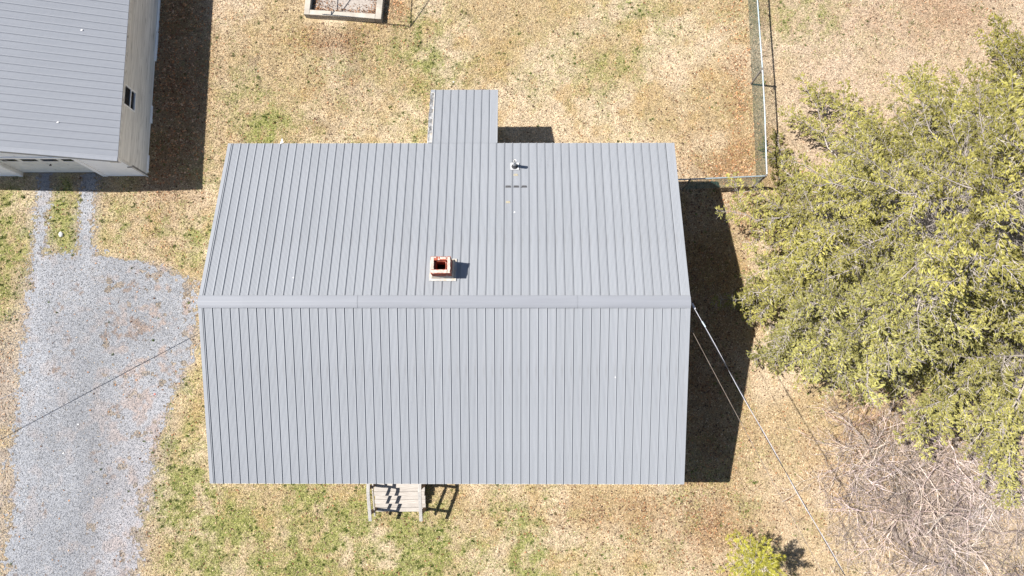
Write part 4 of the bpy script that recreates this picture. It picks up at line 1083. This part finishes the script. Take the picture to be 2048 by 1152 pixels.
# ------------------------------------------------------------------ conifers
def spruce(x0, y0, h, R, seed, label, nb=150, zlow=.9, col=(.355, .335, .098), step=.085, dens=1.0, bare=.30, fork=5, lean=0.0):
    rng = np.random.default_rng(seed)
    root = empty('spruce_tree', (x0, y0, 0), label, 'tree', 'spruce trees along the right side')
    tp = []; rad = []
    for i in range(14):
        t = i / 13; tp.append((.12 * math.sin(t * 4 + seed) * t, .12 * math.cos(t * 3 + seed) * t, h * t)); rad.append(.17 * (h / 11) * (1 - t) ** .85 + .012)
    MB().tube(tp, rad, 10).build('trunk', M['bark'], root, smooth=True)
    A, B, ra_, rb_, tc = [], [], [], [], []
    SA, SD, SL_, SW, SC = [], [], [], [], []
    def unit(v): return v / (np.linalg.norm(v, axis=-1, keepdims=True) + 1e-9)
    def foliate(P_, s, ln, rd0, inner, tone, vig):
        """limb along points P_ with branchlets and needle shoots; inner = share of it left bare"""
        K = len(P_) - 1
        rd = rd0 * (1 - s) ** .8 + .0035
        A.append(P_[:-1]); B.append(P_[1:]); ra_.append(rd[:-1]); rb_.append(rd[1:])
        tc.append(np.tile([[.36, .32, .295]], (K, 1)) * rng.uniform(.6, 1.15))
        ns = max(4, int(ln / step)); sb = np.clip(np.linspace(.06, .985, ns) + rng.normal(0, .012, ns), .03, .99)
        for sd in (-1, 1):
            p = np.stack([np.interp(sb, s, P_[:, j]) for j in range(3)], 1)
            tg = unit(np.stack([np.interp(np.clip(sb + .04, 0, 1), s, P_[:, j]) - np.interp(np.clip(sb - .04, 0, 1), s, P_[:, j]) for j in range(3)], 1))
            lat = unit(np.stack([-tg[:, 1], tg[:, 0], np.zeros(ns)], 1))
            an = rng.uniform(.5, 1.3, ns)
            D = tg * np.cos(an)[:, None] + sd * lat * np.sin(an)[:, None]
            D[:, 2] += rng.normal(-.02, .30, ns); D = unit(D)
            bl = (.17 * ln ** .5 * (1 - sb) ** .6 + .12) * rng.uniform(.5, 1.6, ns)
            q = p + D * bl[:, None]
            A.append(p); B.append(q); ra_.append(np.full(ns, .0052)); rb_.append(np.full(ns, .0028))
            alive = (sb > inner * rng.uniform(.5, 1.5, ns)) & (rng.random(ns) < .93)
            tc.append(np.tile([[.50, .45, .425]], (ns, 1)) * rng.uniform(.5, 1.2, (ns, 1)))
            m_ = np.maximum(3, (bl / .027 * dens).astype(int))
            rep = np.repeat(np.arange(ns), m_)
            f = rng.random(len(rep)) ** .75
            sp = p[rep] + D[rep] * (bl[rep] * f)[:, None]
            sgn = np.where(rng.random(len(rep)) < .5, -1, 1)
            l2 = unit(np.cross(D[rep], np.array([0, 0, 1.])))
            aa = rng.uniform(.3, .95, len(rep)) * np.where(f > .88, .3, 1)
            sdv = D[rep] * np.cos(aa)[:, None] + l2 * (sgn * np.sin(aa))[:, None]
            sdv[:, 2] += rng.normal(.06, .28, len(rep)); sdv = unit(sdv)
            sl = rng.uniform(.055, .125, len(rep)) * (1.15 - .35 * f) * vig
            al = alive[rep]
            dead = (~al & (rng.random(len(rep)) < .50)) | (al & (rng.random(len(rep)) < .09))
            A.append(sp[dead]); B.append(sp[dead] + sdv[dead] * (sl[dead] * 1.5)[:, None]); ra_.append(np.full(dead.sum(), .0038)); rb_.append(np.full(dead.sum(), .0018))
            tc.append(np.tile([[.54, .48, .45]], (dead.sum(), 1)) * rng.uniform(.5, 1.25, (dead.sum(), 1)))
            SA.append(sp[al]); SD.append(sdv[al]); SL_.append(sl[al]); SW.append(rng.uniform(.012, .021, al.sum()) * vig)
            yel = rng.random((al.sum(), 1)) ** 2
            bt = rng.uniform(.75, 1.2, ns)[rep[al]][:, None]
            SC.append((np.array([col]) * (1 - yel * .45) + np.array([[.42, .36, .10]]) * yel * .45) * tone * bt)
    for i in range(nb):
        u = ((i + rng.random()) / nb) ** 1.15
        z = zlow + (h * .985 - zlow) * u
        t = z / h
        az = i * 2.39996 + rng.normal(0, .5)
        ln = R * (1 - t) ** .68 * rng.uniform(.62, 1.16) + .2
        slope = -.16 + .75 * t + rng.normal(0, .09); up_ = rng.uniform(.04, .20)
        K = max(7, int(ln / .3)); s = np.linspace(0, 1, K + 1)
        rr = ln * s
        off = rng.normal(0, .16) * ln * s ** 2 + np.cumsum(rng.normal(0, .03, K + 1)) * ln * .5
        dx_, dy_ = math.cos(az), math.sin(az)
        Pz = z + ln * (slope * s - .22 * (1 - t) * s ** 2 + up_ * s ** 3) + np.cumsum(rng.normal(0, .03, K + 1))
        P_ = np.stack([dx_ * rr - dy_ * off, dy_ * rr + dx_ * off, np.maximum(Pz, .2)], 1)
        tone = rng.uniform(.72, 1.2); vig = rng.uniform(.95, 1.3)
        foliate(P_, s, ln, .008 + .0065 * ln, bare * rng.uniform(.8, 1.9), tone, vig)
        nf = int(fork * ln / R * rng.uniform(.7, 1.4) + 1.5) if ln > .8 else 0
        for k in range(nf):
            sa = rng.uniform(.18, .88); p0 = np.array([np.interp(sa, s, P_[:, j]) for j in range(3)])
            tg = P_[min(K, int(sa * K) + 1)] - P_[int(sa * K)]; tg = tg / np.linalg.norm(tg)
            sd = rng.choice([-1, 1]); a2 = rng.uniform(.45, 1.15)
            lat = np.array([-tg[1], tg[0], 0]); lat /= np.linalg.norm(lat) + 1e-9
            d = tg * math.cos(a2) + lat * sd * math.sin(a2) + np.array([0, 0, rng.normal(.04, .22)]); d /= np.linalg.norm(d)
            l2 = ln * (1 - sa * .75) * rng.uniform(.28, .55) + .15
            K2 = max(4, int(l2 / .22)); s2 = np.linspace(0, 1, K2 + 1)
            Q = p0[None] + d[None] * (l2 * s2)[:, None] + np.cumsum(rng.normal(0, .022, (K2 + 1, 3)), 0)
            Q[:, 2] += l2 * .14 * s2 ** 2 - l2 * .10 * s2; Q[0] = p0; Q[:, 2] = np.maximum(Q[:, 2], .15)
            foliate(Q, s2, l2, .004 + .004 * l2, max(0, .55 - sa) * rng.uniform(.3, 1.3), tone * rng.uniform(.85, 1.12), vig)
    A = np.concatenate(A); B = np.concatenate(B); V, F = seg_tubes(A, B, np.concatenate(ra_), np.concatenate(rb_), 3)
    o = link('branches', mesh_np('branches', V, F, color=np.repeat(np.concatenate(tc), 6, 0)), M['twig'], root)
    SA = np.concatenate(SA); V, F = spindles(SA, np.concatenate(SD), np.concatenate(SL_), np.concatenate(SW), rng)
    o = link('crown', mesh_np('crown', V, F, color=np.repeat(np.concatenate(SC), 5, 0)), M['needles'], root)
    print('spruce', len(SA), 'shoots', len(A), 'segs')
    return root

spruce(11.5, 4.75, 10.8, 5.5, 6, 'broad yellow green spruce with bare grey inner branches beside the fence corner', nb=155, zlow=1.0)
spruce(9.9, 2.5, 6.4, 3.2, 31, 'smaller spruce nearest the house shadow, in front of the broad one', nb=74, zlow=.7, bare=.18, col=(.36, .35, .12))
spruce(14.0, 1.35, 10.0, 4.1, 9, 'dense spruce hanging over the brush pile at the lower right', nb=85, zlow=1.4, col=(.37, .355, .12), bare=.22)
spruce(15.3, 7.7, 10.0, 4.3, 14, 'darker spruce at the upper right corner behind the broad one', nb=80, zlow=1.3, col=(.33, .31, .075), bare=.25)

# young pine with long needles at the bottom edge
def pine(x0, y0, h, seed, label):
    rng = np.random.default_rng(seed)
    root = empty('young_pine', (x0, y0, 0), label, 'tree')
    MB().tube([(0, 0, 0), (.03, .02, h * .5), (.02, .05, h)], [.035, .022, .008], 7).build('trunk', M['bark'], root)
    A, B, ra_, tc = [], [], [], []; SA, SD, SL_, SW, SC = [], [], [], [], []
    for i in range(34):
        u = (i + .5) / 34; z = .25 + (h - .3) * u; az = i * 2.4 + rng.normal(0, .3); ln = 1.0 * (1 - u) ** .6 * rng.uniform(.6, 1.1) + .15
        sl = .25 + .6 * u
        K = 5; s = np.linspace(0, 1, K + 1)
        P_ = np.stack([math.cos(az) * ln * s, math.sin(az) * ln * s, z + ln * (sl * s + .15 * s * s)], 1)
        A.append(P_[:-1]); B.append(P_[1:]); ra_.append(.010 * (1 - s[:-1]) + .004); tc.append(np.tile([[.5, .45, .38]], (K, 1)))
        tips = [(P_[-1], P_[-1] - P_[-2])]
        for k in range(2, K + 1):
            for sd in (-1, 1):
                d = P_[k] - P_[k-1]; d = d / np.linalg.norm(d); lat = np.array([-d[1], d[0], 0]) * sd
                d2 = d * .7 + lat * .7; l2 = rng.uniform(.08, .24) * (1.25 - s[k] * .5); q = P_[k-1] + d2 * l2
                A.append(P_[k-1][None]); B.append(q[None]); ra_.append(np.array([.005])); tc.append(np.array([[.45, .4, .33]])); tips.append((q, d2))
        for (q, d) in tips:
            d = d / np.linalg.norm(d); m_ = 34
            dirs = d[None] * rng.uniform(.3, 1.1, (m_, 1)) + rng.normal(0, .55, (m_, 3)); dirs /= np.linalg.norm(dirs, axis=1, keepdims=True)
            SA.append(q[None] - d[None] * rng.uniform(0, .09, (m_, 1))); SD.append(dirs); SL_.append(rng.uniform(.07, .12, m_)); SW.append(np.full(m_, .0045))
            SC.append(np.tile([[.52, .50, .085]], (m_, 1)) * rng.uniform(.7, 1.2))
    A = np.concatenate(A); B = np.concatenate(B); ra_ = np.concatenate(ra_); V, F = seg_tubes(A, B, ra_, ra_ * .7, 4)
    link('branches', mesh_np('branches', V, F, color=np.repeat(np.concatenate(tc), 8, 0)), M['twig'], root)
    V, F = spindles(np.concatenate(SA), np.concatenate(SD), np.concatenate(SL_), np.concatenate(SW), rng)
    link('crown', mesh_np('crown', V, F, color=np.repeat(np.concatenate(SC), 5, 0)), M['pine_needles'], root)
    return root
pine(6.75, -4.55, 2.5, 3, 'young bright yellow green pine at the bottom edge')

# ------------------------------------------------------------------ bare shrubs
def shrub(x0, y0, seed, label, n=46, L=1.9, lean=(0, 0), col=(.38, .315, .275), spread=.35, flat=.5):
    rng = np.random.default_rng(seed)
    root = empty('bare_shrub', (x0, y0, 0), label, 'shrub', 'leafless shrubs at the lower right')
    st_, tw = ([], [], [], [], []), ([], [], [], [], [])
    def grow(p, d, ln, r, depth, tgt, cc_):
        K = max(3, int(ln / .16)); q = p; dd = d
        pts = [p]
        for k in range(K):
            dd = dd + rng.normal(0, .13, 3) + np.array([0, 0, -.055 - .02 * depth]); dd = dd / np.linalg.norm(dd)
            q2 = q + dd * ln / K
            if q2[2] < .02: q2[2] = .02 + rng.random() * .03; dd[2] = abs(dd[2]) * .2
            tgt[0].append(q); tgt[1].append(q2); tgt[2].append(r * (1 - k / K * .7)); tgt[3].append(r * (1 - (k + 1) / K * .7)); tgt[4].append(cc_)
            q = q2; pts.append(q)
            if depth < 3 and k > 0 and rng.random() < (.62 if depth == 0 else .40):
                nd = dd + rng.normal(0, .55, 3) * np.array([1, 1, .6]); nd = nd / np.linalg.norm(nd)
                grow(q, nd, ln * rng.uniform(.25, .5), r * .55 + .0015, depth + 1, tw, cc_ * rng.uniform(.8, 1.15))
    for i in range(n):
        az = rng.uniform(0, 6.283); el = rng.uniform(.2, 1.35) * (1 - flat * .35)
        d = np.array([math.cos(az) * math.cos(el) + lean[0], math.sin(az) * math.cos(el) + lean[1], math.sin(el)]); d /= np.linalg.norm(d)
        p = np.array([rng.normal(0, spread), rng.normal(0, spread), .02])
        c_ = np.array(col) * rng.choice([.55, .95, 1.45, 2.0]) * np.array([1, rng.uniform(.95, 1.06), rng.uniform(.95, 1.12)])
        grow(p, d, L * rng.uniform(.45, 1.15), rng.uniform(.005, .0135), 0, st_, c_)
    for nm, t_ in (('stems', st_), ('twigs', tw)):
        V, F = seg_tubes(np.array(t_[0]), np.array(t_[1]), np.array(t_[2]), np.array(t_[3]), 3)
        o = link(nm, mesh_np(nm, V, F, color=np.repeat(np.array(t_[4]), 6, 0)), M['twig'], root)
        o['kind'] = 'stuff'
    return root, len(st_[0]) + len(tw[0])
tot = 0
for args in [
    (11.3, -1.7, 21, 'grey leafless shrub nearest the lawn under the dense spruce', 60, 1.9, (-.1, .0), (.40, .335, .30)),
    (13.3, -1.55, 22, 'tangled leafless shrub right beneath the dense spruce tips', 60, 1.9, (.15, 0), (.37, .31, .28)),
    (12.1, -3.1, 23, 'wide leafless shrub in the middle of the thicket', 62, 2.0, (0, -.1), (.36, .29, .25)),
    (14.7, -2.4, 24, 'leafless shrub with pale stems at the right picture edge', 50, 1.9, (.1, -.1), (.42, .36, .33)),
    (13.2, -4.6, 25, 'leafless shrub at the lower edge right of the curved log', 56, 1.8, (.0, .0), (.37, .31, .28)),
    (15.1, -5.2, 27, 'leafless shrub in the bottom right corner', 40, 1.8, (-.1, .1), (.36, .30, .27)),
    (10.1, -1.9, 28, 'sparse leafless shrub reaching furthest left onto the lawn', 22, 1.3, (-.15, -.1), (.40, .34, .30)),
    (10.6, -3.1, 29, 'sparse leafless shrub above the curved log', 24, 1.3, (-.1, .0), (.38, .32, .29)),
    (10.4, -.75, 26, 'small reddish leafless bush at the foot of the broad spruce', 34, 1.1, (0, 0), (.36, .25, .20)),
    ]:
    r_, c_ = shrub(*args[:3], args[3], n=args[4], L=args[5], lean=args[6], col=args[7]); tot += c_
print('shrub segs', tot)

# fallen sticks and the curved log
def stick(name, pts, r0, r1, mat, label, grp=None, n=8):
    k = len(pts); o = MB().tube(pts, [r0 + (r1 - r0) * i / (k - 1) for i in range(k)], n).build(name, mat, smooth=True); tag(o, label, 'branch', grp); return o
o = stick('curved_log', [(11.36, -3.70, .09), (11.36, -3.86, .12), (11.42, -4.05, .13), (11.55, -4.22, .12), (11.75, -4.37, .10), (11.95, -4.52, .08), (12.05, -4.75, .06)], .085, .05, M['greybark'], 'short curved grey log lying on the grass at the thicket edge')
o['category'] = 'log'
rs = random.Random(5)
def wob(a, b, h0, h1, n=7, j=.05):
    return [(a[0] + (b[0]-a[0]) * i/n + rs.uniform(-j, j), a[1] + (b[1]-a[1]) * i/n + rs.uniform(-j, j), h0 + (h1-h0) * i/n + rs.uniform(0, .03)) for i in range(n + 1)]
stick('fallen_branch', wob((12.0, -3.95), (13.15, -2.7), .6, .9), .022, .008, M['twig'] if False else M['bark'], 'pale straight fallen branch lying across the middle of the thicket', 'fallen branches')
stick('fallen_branch', wob((11.9, -3.55), (13.9, -3.05), .7, .8), .02, .006, M['bark'], 'long pale fallen branch crossing the thicket from left to right', 'fallen branches')
stick('fallen_branch', wob((9.7, -3.0), (11.1, -2.4), .03, .1), .016, .006, M['greybark'], 'thin dark fallen branch reaching onto the lawn left of the thicket', 'fallen branches')
stick('fallen_branch', wob((10.0, -3.9), (11.0, -3.25), .03, .1), .013, .005, M['greybark'], 'thin dark fallen branch just above the curved log', 'fallen branches')
stick('fallen_branch', wob((14.6, -1.9), (15.5, -3.2), .7, .5), .018, .007, M['greybark'], 'dark thin branch slanting down the right edge of the thicket', 'fallen branches')
stick('fallen_branch', wob((12.9, -3.7), (15.8, -4.0), .15, .12, j=.08), .035, .02, M['greybark'], 'thick dark branch lying low along the right side of the thicket', 'fallen branches')
stick('fallen_branch', wob((11.75, -4.5), (14.2, -5.5), .2, .15, j=.08), .03, .02, M['greybark'], 'thick dark branch running from the curved log towards the bottom right', 'fallen branches')
# sparse twig with pale side shoots lying on the lawn
stick('fallen_branch', wob((8.0, -3.0), (8.75, -2.55), .2, .25, j=.02), .009, .004, M['bark'], 'slim pale twig under the bright service cable', 'fallen branches')

# dead sticks scattered beneath the shrubs
n = 9000; x = RNG.normal(12.9, 1.9, n); y = RNG.normal(-2.9, 1.5, n); k = (x > 9.3) & (y < 0.2); x, y = x[k], y[k]; n = len(x)
a = RNG.uniform(0, 6.28, n); L = RNG.uniform(.12, .55, n)
A = np.stack([x, y, RNG.uniform(.02, .16, n)], 1); B = A + np.stack([np.cos(a) * L, np.sin(a) * L, RNG.normal(0, .06, n)], 1); B[:, 2] = np.maximum(B[:, 2], .015)
V, F = seg_tubes(A, B, RNG.uniform(.003, .008, n), .002, 3)
c = np.array([[.46, .38, .33]]) * RNG.uniform(.4, 1.4, (n, 1))
o = link('dead_twigs', mesh_np('dead_twigs', V, F, color=np.repeat(c, 6, 0)), M['twig'])
tag(o, 'grey brown dead twigs strewn on the ground beneath the leafless thicket', 'twigs', kind='stuff')

# ------------------------------------------------------------------ small things on the ground
def rock(name, x, y, r, mat, label, cat, seed=1, sq=(1, .75, .6), grp=None):
    rg = random.Random(seed); m = MB(); n1_, n2_ = 5, 8
    vs = [(0, 0, r * sq[2])]
    for i in range(1, n1_):
        ph_ = math.pi * i / n1_
        for k in range(n2_):
            a_ = 2 * math.pi * k / n2_; q = r * rg.uniform(.8, 1.15)
            vs.append((q * math.sin(ph_) * math.cos(a_) * sq[0], q * math.sin(ph_) * math.sin(a_) * sq[1], q * math.cos(ph_) * sq[2]))
    vs.append((0, 0, -r * sq[2])); fs = [(0, 1 + k, 1 + (k+1) % n2_) for k in range(n2_)]
    for i in range(n1_ - 2):
        for k in range(n2_): fs.append((1 + i*n2_ + k, 1 + (i+1)*n2_ + k, 1 + (i+1)*n2_ + (k+1) % n2_, 1 + i*n2_ + (k+1) % n2_))
    e = len(vs) - 1; fs += [(e, 1 + (n1_-2)*n2_ + (k+1) % n2_, 1 + (n1_-2)*n2_ + k) for k in range(n2_)]
    m.add(vs, fs); o = m.build(name, mat, smooth=True); o.location = (x, y, r * sq[2] * .7); tag(o, label, cat, grp); return o
rock('white_rock', -14.73, 5.32, .095, M['white'], 'white rounded stone on the grass strip between the two wheel tracks', 'rock', 4, (.75, 1, .6))
rock('red_cap', -11.37, .22, .028, M['redpl'], 'small faded red plastic cap lying on the gravel', 'litter', 2, (1, 1, .5))
for i, (a_, b_, s_, l_) in enumerate([(-2.12, 10.46, .035, 'small white scrap on the back lawn nearest the extension roof'),
                                   (-1.03, 10.0, .04, 'small white scrap on the lawn straight above the extension roof'),
                                   (-13.7, -.72, .035, 'small white chip on the gravel in the middle of the drive'),
                                   (-14.1, -1.6, .03, 'small white chip on the gravel at the left of the drive'),
                                   (-11.13, 2.3, .03, 'pale chip on the gravel near the left gable')]):
    rock('white_scrap', a_, b_, s_, M['white'], l_, 'litter', 10 + i, (1, .6, .35), 'white scraps on the ground')
